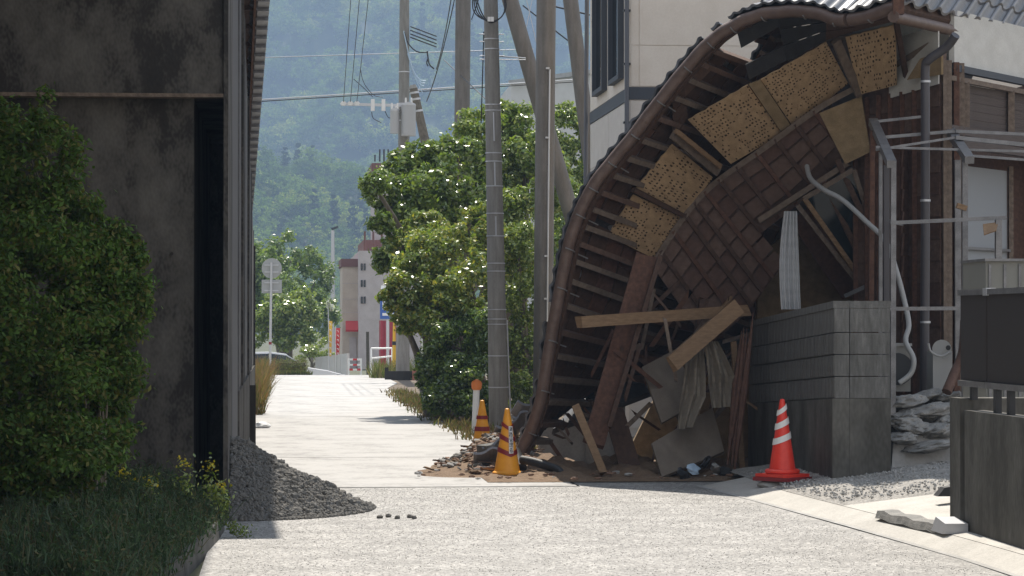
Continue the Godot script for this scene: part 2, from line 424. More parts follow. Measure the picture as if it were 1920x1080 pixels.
# ---------------------------------------------------------------- foliage
func leaf_mesh(clumps: Array, n: int, size: float, cols: Array, droop := 0.0, slim := 0.5) -> ArrayMesh:   # clumps of [centre, radius Vector3]
	var vs := PackedVector3Array(); var ns := PackedVector3Array(); var cs := PackedColorArray(); var ix := PackedInt32Array()
	var wsum := 0.0
	var acc := []
	for c in clumps:
		wsum += c[1].x * c[1].y + c[1].z * c[1].y + 0.01; acc.append(wsum)
	for i in n:
		var k := acc.bsearch(rng.randf() * wsum)
		var cl = clumps[mini(k, clumps.size() - 1)]
		var d := Vector3(rng.randfn(), rng.randfn(), rng.randfn()).normalized()
		var p: Vector3 = cl[0] + d * cl[1] * (pow(rng.randf(), 0.45) * rng.randf_range(0.75, 1.12) * (1.55 if rng.randf() < .16 else 1.0))
		var nn := (d + Vector3(rng.randfn(), rng.randfn() + 0.75, rng.randfn()) * 0.75).normalized()
		var ax := nn.cross(Vector3(rng.randfn(), rng.randfn() - droop, rng.randfn())).normalized()
		var ay := ax.cross(nn)
		var s := size * rng.randf_range(0.6, 1.3)
		var b := vs.size()
		vs.append(p - ay * s); vs.append(p + ax * s * slim + nn * s * 0.06); vs.append(p + ay * s); vs.append(p - ax * s * slim + nn * s * 0.06)
		var c: Color = cols[rng.randi() % cols.size()]
		c = c * rng.randf_range(0.75, 1.25); c.a = 1.0
		for q in 4:
			ns.append(nn); cs.append(c)
		ix.append_array([b, b + 1, b + 2, b, b + 2, b + 3])
	var a := []; a.resize(Mesh.ARRAY_MAX)
	a[Mesh.ARRAY_VERTEX] = vs; a[Mesh.ARRAY_NORMAL] = ns; a[Mesh.ARRAY_COLOR] = cs; a[Mesh.ARRAY_INDEX] = ix
	var m := ArrayMesh.new(); m.add_surface_from_arrays(Mesh.PRIMITIVE_TRIANGLES, a)
	return m
func clump_blobs(blobs: Array, per: int, rel: float) -> Array:   # small clumps spread over the shells of large blobs
	var out := []
	for b in blobs:
		for i in per:
			var d := Vector3(rng.randfn(), rng.randfn() * 0.9 + 0.12, rng.randfn()).normalized()
			var r: float = rel * rng.randf_range(0.6, 1.4)
			out.append([b[0] + d * b[1] * rng.randf_range(0.55, 1.0), Vector3(b[1].x * r, b[1].y * r * 0.75, b[1].z * r)])
	return out
const GREEN := [Color(.14, .22, .045), Color(.18, .27, .05), Color(.25, .32, .065), Color(.15, .22, .05)]
const LIGHT_GREEN := [Color(.28, .35, .075), Color(.25, .32, .065), Color(.36, .40, .10), Color(.20, .28, .06)]
const YELLOW_GREEN := [Color(.38, .38, .07), Color(.46, .41, .07), Color(.30, .34, .065), Color(.22, .29, .06)]
const DARK_GREEN := [Color(.07, .125, .034), Color(.10, .17, .042), Color(.14, .21, .05)]
func tree(called: String, label: String, base: Vector3, blobs: Array, n: int, leaf: float, cols: Array, group := "", per := 26, rel := 0.28, stems := 1, mat := "leaf", rad := .11):
	var t := thing(called, label, "tree" if called.ends_with("tree") else "shrub", base, group)
	var st := mb()
	for s in stems:
		var b0 := base + Vector3(rng.randf_range(-.2, .2) * (stems - 1), 0, rng.randf_range(-.2, .2) * (stems - 1))
		for b in blobs:
			if rng.randf() < 1.0 / stems + 0.25:
				var c: Vector3 = b[0]
				var m := b0.lerp(c, 0.5) + Vector3(rng.randf_range(-.15, .15), 0.2, rng.randf_range(-.15, .15))
				m.x = lerpf(b0.x, m.x, 0.6); m.z = lerpf(b0.z, m.z, 0.6)
				tube(st, cms([b0 - Vector3(0, .1, 0), b0.lerp(m, .5), m, c], 8), range(9).map(func(k): return rad * (1.0 - k * .09)), 7)
	part("trunk", st, M.bark, t)
	part("crown", leaf_mesh(clump_blobs(blobs, per, rel), n, leaf, cols), M[mat], t)
	return t
func blob(px: float, py: float, d: float, rpx: float, rpy: float) -> Array:
	var s := F / d
	return [at(px, py, d), Vector3(rpx / s, rpy / s, (rpx + rpy) * 0.5 / s)]
func grass_mesh(spots: Array, per: int, h: float, cols: Array, spread: float, w := 0.006) -> ArrayMesh:
	var vs := PackedVector3Array(); var ns := PackedVector3Array(); var cs := PackedColorArray()
	for s in spots:
		for k in per:
			var p: Vector3 = s + Vector3(rng.randf_range(-spread, spread), 0, rng.randf_range(-spread, spread))
			var l := Vector3(rng.randfn() * .35, 1, rng.randfn() * .35).normalized() * h * rng.randf_range(.4, 1.2)
			var a := rng.randf() * TAU
			var sd := Vector3(cos(a), 0, sin(a)) * w
			var bend := Vector3(rng.randfn(), -0.3, rng.randfn()) * h * .18
			var c: Color = cols[rng.randi() % cols.size()] * rng.randf_range(.7, 1.3); c.a = 1.0
			var nn := l.cross(sd).normalized()
			for q in [p - sd, p + sd, p + l * .6 + sd * .7, p - sd, p + l * .6 + sd * .7, p + l * .6 - sd * .7, p + l * .6 - sd * .7, p + l * .6 + sd * .7, p + l + bend]:
				vs.append(q); ns.append(nn); cs.append(c)
	var a := []; a.resize(Mesh.ARRAY_MAX)
	a[Mesh.ARRAY_VERTEX] = vs; a[Mesh.ARRAY_NORMAL] = ns; a[Mesh.ARRAY_COLOR] = cs
	var m := ArrayMesh.new(); m.add_surface_from_arrays(Mesh.PRIMITIVE_TRIANGLES, a)
	return m

# ---------------------------------------------------------------- ground
func sheet(poly: Array, y: float) -> SurfaceTool:    # poly of [x, d]
	var st := mb()
	var p2 := PackedVector2Array()
	for p in poly: p2.append(Vector2(p[0], -p[1]))
	var ids := Geometry2D.triangulate_polygon(p2)
	for i in range(0, ids.size(), 3):
		var v := []
		for k in 3: v.append(Vector3(p2[ids[i + k]].x, y, p2[ids[i + k]].y))
		var n: Vector3 = (v[1] - v[0]).cross(v[2] - v[0])
		if n.y > 0: tri(st, v[0], v[2], v[1], Vector3.UP)
		else: tri(st, v[0], v[1], v[2], Vector3.UP)
	return st
func edge_x(d: float) -> float:
	var e := [[14.0, 5.0], [18.0, 4.9], [21.0, 4.78], [24.0, 4.60], [26.3, 4.62], [40.0, 4.62]]
	for k in e.size() - 1:
		if d <= e[k + 1][0]: return lerpf(e[k][1], e[k + 1][1], clampf((d - e[k][0]) / (e[k + 1][0] - e[k][0]), 0, 1))
	return 4.62
func lot_y(x: float, d: float) -> float:
	return 0.088 + clampf((x - edge_x(d)) / 1.7, 0, 1) * 0.2
func make_ground():
	# one sheet of land: level with the lane, dropping to the lower street beyond its crest
	var st := mb()
	var rows := [[-60, -.03], [20, -.03], [82.5, -.03], [85, -.85], [88, -.92], [110, -.95], [320, -1.0], [1600, -1.0], [3400, -1.0]]
	for i in rows.size() - 1:
		var a = rows[i]; var b = rows[i + 1]
		quad(st, Vector3(-900, a[1], -a[0]), Vector3(900, a[1], -a[0]), Vector3(900, b[1], -b[0]), Vector3(-900, b[1], -b[0]), Vector3.UP)
	struct("ground", st, M.field)
	struct("verge_soil", sheet([[2.6, 27], [9, 27], [9, 82], [2.0, 82], [2.3, 60]], -.012), M.soil)
	struct("near_road", sheet([[-.62, -40], [4.22, -40], [4.7, 10], [4.66, 18], [4.3, 24], [4.12, 26.3], [4.6, 26.3], [4.6, 27.3], [2.97, 27.3], [2.97, 26.3], [-.5, 26.3]], 0.0), M.aggregate)
	# concrete lane in bays of about six metres with open joints
	var d := 26.34
	var lane := thing("lane", "", ""); lane.set_meta("kind", "structure")
	var k := 0
	while d < 82.0:
		var e := minf(d + [5.8, 6.4, 7.4][k % 3], 82.2)
		var s := mb()
		var r0 := lane_right(d); var r1 := lane_right(e)
		var y0 := 0.004 + 0.002 * (k % 2)
		hexa(s, [Vector3(-.47, -.15, -d), Vector3(r0, -.15, -d), Vector3(r1, -.15, -e + .007), Vector3(-.42, -.15, -e + .007), Vector3(-.47, y0, -d), Vector3(r0, y0, -d), Vector3(r1, y0, -e + .007), Vector3(-.42, y0, -e + .007)])
		part("paving_bay", s, M.concrete_road, lane)
		d = e; k += 1
	# the ramp down to the lower street
	st = mb()
	quad(st, Vector3(-2.2, .0, -82.2), Vector3(3.4, .0, -82.2), Vector3(4.6, -.82, -85.2), Vector3(-4, -.82, -85.2), Vector3.UP)
	struct("lane_mouth", st, M.concrete_road)
	struct("cross_street", sheet([[-80, 85.2], [80, 85.2], [80, 94], [-80, 94]], -.80), M.concrete_road)
	# dished concrete gutter beside the near road, with its thin raised edge line
	var gl := [[4.12, 26.3], [4.3, 24], [4.5, 21], [4.66, 18], [4.72, 14], [4.72, 4], [4.3, -30]]
	var gr_ := [[4.62, 26.3], [4.60, 24], [4.78, 21], [4.9, 18], [5.0, 14], [5.0, 4], [5.0, -30]]
	st = mb(); var sl := mb()
	for i in gl.size() - 1:
		var a := Vector3(gl[i][0] + .055, .0, -gl[i][1]); var b := Vector3(gl[i + 1][0] + .055, .0, -gl[i + 1][1])
		var c := Vector3(gr_[i + 1][0], .085, -gr_[i + 1][1]); var e := Vector3(gr_[i][0], .085, -gr_[i][1])
		quad(st, a, b, c, e, Vector3.UP)
		hexa(sl, [a + Vector3(-.055, -.1, 0), a + Vector3(0, -.1, 0), b + Vector3(0, -.1, 0), b + Vector3(-.055, -.1, 0), a + Vector3(-.055, .004, 0), a + Vector3(0, .005, 0), b + Vector3(0, .005, 0), b + Vector3(-.055, .004, 0)])
	struct("gutter", st, M.gutter_concrete)
	struct("gutter_edge", sl, M.pale_concrete)
	# yard of the damaged house: slab, then loose gravel rising to the house
	st = mb()
	slab_grid(st, 7.6, 16.0, 22.4, 0.0, 14, 10)
	struct("yard_slab", st, M.gutter_concrete)
	st = mb()
	slab_grid(st, 9.5, 22.1, 27.4, 0.02, 50, 40)
	struct("yard_gravel", st, M.yard_gravel)
	struct("yard_earth", sheet([[5.0, -30], [30, -30], [30, 45], [9, 45], [9, 27], [5.0, 27]], .05), M.soil)
	struct("house_earth", sheet([[2.55, 27.2], [9.5, 26.9], [9.5, 36], [3.2, 36]], .012), M.mud)
	# coarse chippings standing proud of the worn near road
	rng.seed = 12
	for v in 2:
		var cm_ := MultiMesh.new(); cm_.transform_format = MultiMesh.TRANSFORM_3D
		var cs := mb(); rock(cs, Vector3.ZERO, Vector3(1, .45, .8), .2); cm_.mesh = cs.commit()
		var nn := 5000 if v == 0 else 16000
		cm_.instance_count = nn
		for i in nn:
			var dd := 13.5 + 12.7 * pow(rng.randf(), .8)
			var x := rng.randf_range(-.42, 4.1 + (26.3 - dd) * .05)
			var s := rng.randf_range(.0025, .0055)
			cm_.set_instance_transform(i, Transform3D(Basis(Vector3.UP, rng.randf() * TAU).scaled(Vector3(s, s, s)), Vector3(x, .001, -dd)))
		var ci := MultiMeshInstance3D.new(); ci.name = numbered("road_chippings"); ci.multimesh = cm_; ci.material_override = M.pale_concrete if v else M.gravel_stone
		add_child(ci); tag(ci, ["dark stone chippings worn proud of the near road surface", "pale stone chippings worn proud of the near road surface"][v], "chippings", "", "stuff")
	# yard pebbles, nobody could count them
	rng.seed = 11
	var mm := MultiMesh.new(); mm.transform_format = MultiMesh.TRANSFORM_3D
	var ps := mb(); rock(ps, Vector3.ZERO, Vector3(1, .6, .8), .2); mm.mesh = ps.commit()
	mm.instance_count = 2600
	for i in 2600:
		var dd := rng.randf_range(22.2, 26.4); var x := edge_x(dd) + .02 + rng.randf() * 2.4
		var s := rng.randf_range(.006, .016)
		mm.set_instance_transform(i, Transform3D(rbasis().scaled(Vector3.ONE * s), Vector3(x, lot_y(x, dd) + .025, -dd)))
	var mi := MultiMeshInstance3D.new(); mi.name = "yard_pebbles"; mi.multimesh = mm; mi.material_override = M.pale_concrete
	add_child(mi); tag(mi, "loose pale gravel spread over the yard behind the gutter", "gravel", "", "stuff")
func slab_grid(st: SurfaceTool, x1: float, d0: float, d1: float, up: float, nx: int, nd: int):
	var n := FastNoiseLite.new(); n.frequency = 0.9; n.seed = 4
	var f := func(i, j):
		var d := lerpf(d0, d1, float(j) / nd); var x := lerpf(edge_x(d), x1, float(i) / nx)
		return Vector3(x, lot_y(x, d) + minf(1.0, i * .3) * smoothstep(d0 - .01, d0 + .8, d) * (up + n.get_noise_2d(x * 2.0, d * 2.0) * up * 1.2), -d)
	for i in nx:
		for j in nd:
			quad(st, f.call(i, j), f.call(i + 1, j), f.call(i + 1, j + 1), f.call(i, j + 1), Vector3.UP)
func lane_right(d: float) -> float:
	return lerpf(2.95, 2.62, clampf((d - 26.0) / 20.0, 0, 1)) + (0.5 if d > 70 else 0.0)

# ---------------------------------------------------------------- mountain
const HS := 1.7
var hill_noise := FastNoiseLite.new()
func hill_y(x: float, d: float) -> float:
	var n := hill_noise.get_noise_2d(x, d); var n2 := hill_noise.get_noise_2d(x * 3.1 + 500, d * 3.1)
	d /= HS; x /= HS
	n = hill_noise.get_noise_2d(x, d); n2 = hill_noise.get_noise_2d(x * 3.1 + 500, d * 3.1)
	var front := smoothstep(330, 450, d) * (24.0 + 14.0 * n) * (1.0 - 0.35 * smoothstep(450, 560, d)) * (1.0 - 0.25 * clampf(x / 60.0, -1, 1))
	var back := maxf(0.0, d - 600.0) * 0.36 + smoothstep(600, 760, d) * (26.0 * n + 9.0 * n2)
	return -1.0 + (front + maxf(back, 0.0)) * HS
func make_mountain():
	hill_noise.seed = 3; hill_noise.frequency = 0.007; hill_noise.fractal_octaves = 3
	var st := mb()
	var nx := 60; var nd := 60
	var P := func(i, j):
		var d = (320.0 + 930.0 * j / nd) * HS
		var x = lerpf(-420, 520, float(i) / nx) * HS
		return Vector3(x, hill_y(x, d), -d)
	for i in nx:
		for j in nd:
			quad(st, P.call(i, j), P.call(i + 1, j), P.call(i + 1, j + 1), P.call(i, j + 1), Vector3.UP)
	struct("hill", st, M.hill)
	rng.seed = 21
	var root := Node3D.new(); root.name = "hillside_forest"; add_child(root)
	tag(root, "hazy green forest covering the steep mountain behind the lane", "forest", "", "stuff")
	var kinds := []
	for k in 6:
		var blobs := []
		for q in 5:
			blobs.append([Vector3(rng.randf_range(-.45, .45), rng.randf_range(.45, 1.0), rng.randf_range(-.45, .45)), Vector3(.42, .36, .42) * rng.randf_range(.7, 1.15)])
		if k == 5:   # a conifer
			blobs = []
			for q in 6: blobs.append([Vector3(0, .3 + q * .3, 0), Vector3(.38, .3, .38) * (1.0 - q * .15)])
		var cols: Array = [[Color(.12, .20, .05), Color(.15, .23, .055)], [Color(.19, .26, .065), Color(.16, .24, .06)], [Color(.06, .11, .03), Color(.075, .13, .035)], [Color(.28, .32, .09), Color(.22, .28, .07)], [Color(.12, .18, .05), Color(.10, .17, .04)], [Color(.022, .045, .018), Color(.03, .06, .022)]][k]
		kinds.append([leaf_mesh(clump_blobs(blobs, 16, .34), 1500, .042, cols, 0.0, .7), []])
	for zone in [[332 * HS, 560 * HS, 6.6], [600 * HS, 1240 * HS, 11.0]]:
		var d: float = zone[0]
		while d < zone[1]:
			var step: float = zone[2] * (1.0 if d < 800 * HS else 1.35)
			var x := -0.09 * d - 10.0
			while x < 0.17 * d + 10.0:
				var xx := x + rng.randf_range(-.5, .5) * step; var dd := d + rng.randf_range(-.5, .5) * step
				var k := rng.randi() % 5
				if hill_noise.get_noise_2d(xx * 1.2 + 90, dd * 1.2) > 0.30 and rng.randf() < .6: k = 5
				var s: float = step * rng.randf_range(.6, 1.25) * (0.9 if k == 5 else 1.0)
				kinds[k][1].append(Transform3D(Basis(Vector3.UP, rng.randf() * TAU).scaled(Vector3(s, s * rng.randf_range(.8, 1.2), s)), Vector3(xx, hill_y(xx, dd) - .15 * s, -dd)))
				x += step
			d += step * .9
	for k in kinds.size():
		var mm := MultiMesh.new(); mm.transform_format = MultiMesh.TRANSFORM_3D; mm.mesh = kinds[k][0]
		mm.instance_count = kinds[k][1].size()
		for i in kinds[k][1].size(): mm.set_instance_transform(i, kinds[k][1][i])
		var mi := MultiMeshInstance3D.new(); mi.name = "crowns"; mi.multimesh = mm; mi.material_override = M.leaf_hill
		mi.set_meta("kind", "stuff")
		root.add_child(mi, true)

# ---------------------------------------------------------------- left side
func make_left_side():
	rng.seed = 31
	# concrete block of a building: lower wall, jutting upper storey, black recess, corner pier
	var b := thing("concrete_building", "dark weathered concrete building with a jutting upper storey behind the bushes", "building", Vector3(-3.2, 0, -25))
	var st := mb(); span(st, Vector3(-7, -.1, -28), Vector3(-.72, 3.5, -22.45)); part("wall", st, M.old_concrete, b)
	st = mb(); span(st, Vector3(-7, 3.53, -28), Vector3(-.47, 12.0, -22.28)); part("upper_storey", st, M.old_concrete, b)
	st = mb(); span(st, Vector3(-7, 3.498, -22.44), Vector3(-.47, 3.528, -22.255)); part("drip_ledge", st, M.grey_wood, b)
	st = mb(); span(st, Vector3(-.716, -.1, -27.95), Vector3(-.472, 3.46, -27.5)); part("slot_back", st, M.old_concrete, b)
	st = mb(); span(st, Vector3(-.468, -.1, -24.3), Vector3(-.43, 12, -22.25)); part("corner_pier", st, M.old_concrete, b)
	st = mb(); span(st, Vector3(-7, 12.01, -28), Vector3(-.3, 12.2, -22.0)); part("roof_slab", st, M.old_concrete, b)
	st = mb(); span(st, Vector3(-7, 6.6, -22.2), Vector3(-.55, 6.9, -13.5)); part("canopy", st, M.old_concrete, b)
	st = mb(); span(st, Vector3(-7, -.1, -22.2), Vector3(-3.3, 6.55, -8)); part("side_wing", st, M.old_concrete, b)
	for y in [0.55, 2.2, 4.1]:
		st = mb(); tube(st, [Vector3(-.9, y, -22.40), Vector3(-.9, y, -22.44)], .015, 8); part("tie_hole_plug", st, M.tarred_board, b)
	st = mb(); span(st, Vector3(-.468, -.1, -28), Vector3(-.44, 12, -24.34)); part("side_wall", st, M.side_grey, b)
	# tiled house further along the lane
	var h := thing("tiled_house", "narrow tiled house flush with the lane, its verge stepping down with grey tiles", "house", Vector3(-2, 0, -37))
	st = mb()
	hexa(st, [Vector3(-5, -.1, -28.05), Vector3(-.45, -.1, -28.05), Vector3(-.45, -.1, -46), Vector3(-5, -.1, -46), Vector3(-5, 6.6, -28.05), Vector3(-.45, 6.6, -28.05), Vector3(-.45, 2.95, -46), Vector3(-5, 2.95, -46)])
	part("wall", st, M.side_grey, h)
	for q in [[28.4, .12, .02], [31.0, .10, .03], [33.5, .10, .015], [37.0, .1, .03], [41.0, .1, .02], [45.8, .14, .03]]:
		st = mb(); var top: float = 6.55 - (q[0] - 28) * .203
		span(st, Vector3(-.45, -.05, -q[0] - q[1]), Vector3(-.45 + q[2], top, -q[0])); part("wall_post", st, M.old_concrete if q[2] > .02 else M.side_grey, h)
	st = mb(); span(st, Vector3(-.45, -.05, -45.6), Vector3(-.425, .9, -28.3)); part("plinth", st, M.old_concrete, h)
	# verge: sloping from high near the concrete block down to the far end
	var v1 := at(470, 432, 46); var v0 := at(505, 0, 34); v0 += (v0 - v1) * .74
	var V := func(t: float, inw: float, up: float) -> Vector3: return v0.lerp(v1, t) + Vector3(-inw * lerpf(1.6, .75, t), up, 0)
	st = mb()
	hexa(st, [V.call(0, 0.05, -.03), V.call(0, 4, -.03), V.call(1, 4, -.03), V.call(1, .05, -.03), V.call(0, .05, 0), V.call(0, 4, 0), V.call(1, 4, 0), V.call(1, .05, 0)])
	part("roof_boards", st, M.dark_wood, h)
	st = mb(); beam(st, V.call(0, .15, -.10), V.call(1, .15, -.10), .03, .12); part("verge_board", st, M.red_wood, h)
	var n := 56
	for i in n:
		var t0 := float(i) / n; var t1 := float(i + 1) / n
		if i % 2 == 0:
			st = mb(); beam(st, V.call(t0 + .004, .16, -.055), V.call(t0 + .004, .46, -.055), .05, .06); part("rafter", st, M.dark_wood, h)
		st = mb()
		hexa(st, [V.call(t0, .12, -.12), V.call(t0, .0, -.12), V.call(t1 - .001, .0, -.085), V.call(t1 - .001, .12, -.085), V.call(t0, .30, .07), V.call(t0, .0, .05), V.call(t1, .0, .02), V.call(t1, .30, .035)])
		part("verge_tile", st, M.tile_b, h)
	st = mb()
	for i in n:
		var t := float(i) / n
		for c in 12: tube(st, [V.call(t, .32 + c * .3, .03), V.call(t + 1.0 / n, .32 + c * .3, .0)], .09, 6, false)
	stuff("roof_tiles", st, M.tile, h)
	st = mb(); tube(st, [at(471, 432, 46.3), at(472, 620, 46.3)], .05, 8); part("downpipe", st, M.pipe_grey, h)
	# dark timber post at the end of that house
	st = mb(); beam(st, gr(474, 846) + Vector3(0, -.1, 0), at(474, 722, gr(474, 846).z * -1.0), .075, .075, Vector3(0, 0, 1))
	single("timber_post", st, M.tarred_board, "short black timber post standing at the foot of the tiled house", "post")
	# kerb of the planting bed
	var kb := thing("bed_kerb", "row of grey concrete kerb stones edging the planting bed", "kerb", Vector3(-.5, 0, -18))
	var pts := [Vector3(-.80, 0, -14.6), Vector3(-.70, 0, -16), Vector3(-.60, 0, -17.4), Vector3(-.52, 0, -18.7), Vector3(-.45, 0, -20.0), Vector3(-.42, 0, -21.0)]
	for i in pts.size() - 1:
		var a: Vector3 = pts[i]; var c: Vector3 = pts[i + 1].lerp(pts[i], .012)
		st = mb(); var o := Vector3(-.14, 0, 0); var ch := Vector3(-.02, 0, 0)
		hexa(st, [a + Vector3(0, -.1, 0), a + o + Vector3(0, -.1, 0), c + o + Vector3(0, -.1, 0), c + Vector3(0, -.1, 0), a + ch + Vector3(0, .13, 0), a + o + Vector3(0, .13, 0), c + o + Vector3(0, .13, 0), c + ch + Vector3(0, .13, 0)])
		part("kerb_stone", st, M.stained_concrete, kb)
	struct("planting_bed", sheet([[-.5, 22.4], [-.56, 20], [-.64, 18.7], [-.84, 16], [-.95, 14], [-8, 10], [-8, 22.4]], .06), M.soil)
	# big leafy bush
	rng.seed = 32
	var bl := []
	for q in [[-30, 330, 19.0, 110, 150], [60, 300, 18.7, 90, 130], [110, 420, 18.8, 110, 120], [40, 520, 18.3, 140, 140], [170, 500, 18.9, 90, 110], [180, 610, 18.8, 95, 100], [60, 690, 18.2, 150, 130], [150, 730, 18.9, 90, 90], [30, 820, 18.4, 120, 80], [-60, 600, 18, 120, 200], [-200, 500, 18.2, 180, 220], [-120, 760, 18, 160, 150], [190, 690, 18.9, 80, 90], [200, 560, 18.95, 80, 90], [110, 830, 18.9, 110, 80], [20, 880, 18.3, 140, 70], [190, 790, 19.1, 70, 60], [60, 860, 17.9, 150, 90], [160, 840, 18.2, 90, 70], [230, 560, 18.9, 60, 80], [225, 480, 19.0, 50, 60]]:
		bl.append(blob(q[0], q[1], q[2], q[3], q[4]))
	tree("leafy_bush", "tall dark green leafy bush in front of the concrete building", Vector3(-1.6, .05, -18.7), bl, 100000, .023, [Color(.05, .10, .018), Color(.07, .13, .022), Color(.095, .16, .026), Color(.12, .12, .03)], "", 60, .27, 3, "leaf_matte", .012)
	# low spiky ground cover with yellow flowers
	rng.seed = 33
	var spots := []
	for i in 1500:
		var d := rng.randf_range(14.6, 21.8)
		var e := -.5 - maxf(0, 20.5 - d) * .055
		var x := e - .02 - pow(rng.randf(), 1.2) * (1.9)
		spots.append(Vector3(x, .06 + rng.randf() * .34 * minf(1.0, (e - x) * 2.2 + .1), -d))
	var tuft := []
	for q in spots: tuft.append([q + Vector3(0, .06, 0), Vector3(.13, .10, .13)])
	single("leafy_cover", leaf_mesh(tuft, 60000, .022, [Color(.05, .09, .035), Color(.07, .12, .045), Color(.04, .075, .03), Color(.09, .12, .06), Color(.10, .09, .04)], 0.0, .28), M.leaf_matte, "small leaved creeping plants mixed through the spiky ground cover", "ground cover", "", "stuff")
	single("ground_cover", grass_mesh(spots, 12, .19, [Color(.05, .085, .05), Color(.06, .10, .055), Color(.09, .12, .08), Color(.035, .065, .03), Color(.10, .09, .05)], .11, .0045), M.leaf_matte, "low spiky grey green ground cover filling the kerbed bed", "ground cover", "", "stuff")
	for q in [[345, 905, 20.6, .55], [395, 880, 20.9, .5], [230, 905, 20.2, .5], [280, 950, 19.6, .45], [415, 935, 20.7, .35]]:
		var p := at(q[0], q[1], q[2]); p.y = .06
		var w := thing("yellow_weed", "slender weed with small yellow flowers rising from the ground cover", "weed", p, "yellow weeds in the bed")
		part("stems", grass_mesh([p], 12, q[3], [Color(.06, .10, .03)], .04, .004), M.leaf_matte, w)
		part("leaves", leaf_mesh([[p + Vector3(0, q[3] * .55, 0), Vector3(.1, q[3] * .5, .1)]], 160, .02, LIGHT_GREEN), M.leaf, w)
		stuff("flowers", leaf_mesh([[p + Vector3(0, q[3] * .9, 0), Vector3(.09, .07, .09)]], 26, .012, [Color(.6, .45, .02), Color(.5, .42, .05)], 0, .9), M.leaf_matte, w)
	var sp := gr(452, 1008)
	var sw := thing("kerbside_weed", "small bright green weed sprouting on the road at the kerb end", "weed", sp)
	part("leaves", leaf_mesh([[sp + Vector3(0, .05, 0), Vector3(.10, .06, .10)], [sp + Vector3(-.06, .08, 0), Vector3(.06, .06, .06)]], 260, .016, [Color(.16, .23, .04), Color(.2, .24, .05), Color(.10, .16, .03)], 0, .4), M.leaf, sw)
	# gravel heap
	rng.seed = 34
	var gc := Vector3(-.42, 0, -23.5)
	var gh := thing("gravel_heap", "heap of grey crushed stone spilling from the wall onto the road", "gravel heap", gc)
	gh.set_meta("kind", "stuff")
	var HY := func(x: float, z: float) -> float:
		var r := Vector2((x - gc.x) / 1.16, (z - gc.z) / 1.45).length()
		var a := atan2(z - gc.z, x - gc.x)
		return maxf(0.0, (1.0 - r + .07 * sin(a * 5.0) * r) * .60) * (1.0 + .06 * sin(x * 9.0 + z * 6.0))
	st = mb()
	var g := 26
	for i in g:
		for j in g * 2:
			var f := func(a, c): var x: float = gc.x + 1.35 * a / g; var z: float = gc.z + 1.6 * (float(c) / g - 1.0); return Vector3(x, HY.call(x, z) - .02, z)
			quad(st, f.call(i, j), f.call(i + 1, j), f.call(i + 1, j + 1), f.call(i, j + 1), Vector3.UP)
	part("mound", st, M.gravel_stone, gh)
	for v in 4:
		var ps := mb(); rock(ps, Vector3.ZERO, [Vector3(1, .7, .85), Vector3(.9, .8, .8), Vector3(1.1, .6, .7), Vector3(.8, .75, 1)][v], .24)
		var mm := MultiMesh.new(); mm.transform_format = MultiMesh.TRANSFORM_3D; mm.mesh = ps.commit(); mm.instance_count = 2600
		for i in 2600:
			var a := rng.randf_range(-PI / 2, PI / 2); var r := sqrt(rng.randf()) * 1.08
			var x := gc.x + cos(a) * r * 1.16; var z := gc.z + sin(a) * r * 1.45
			var s := rng.randf_range(.010, .026) * (1.0 + .7 * float(rng.randf() < .06))
			var y: float = HY.call(x, z)
			if y <= 0.001: s *= .75
			mm.set_instance_transform(i, Transform3D(rbasis().scaled(Vector3.ONE * s), Vector3(x, y + s * .3, z)))
		var mi := MultiMeshInstance3D.new(); mi.name = "stones"; mi.multimesh = mm; mi.material_override = [M.gravel_stone, M.gravel_stone, M.gravel_stone, M.block_concrete][v]
		mi.set_meta("kind", "stuff"); gh.add_child(mi, true); mi.position = -gc
	for q in [[712, 972], [745, 973], [768, 971], [776, 973], [728, 970]]:
		var p := gr(q[0], q[1]); st = mb(); rock(st, p + Vector3(0, .012, 0), Vector3(.026, .018, .022), .25)
		single("loose_stone", st, M.gravel_stone, "single grey stone rolled onto the road clear of the gravel heap", "stone", "stones rolled off the gravel heap")
	var pb := gr(455, 968); st = mb(); rock(st, pb + Vector3(0, .05, 0), Vector3(.06, .06, .05), .2)
	single("white_block", st, M.pale_concrete, "pale broken concrete lump at the foot of the gravel heap", "concrete lump")

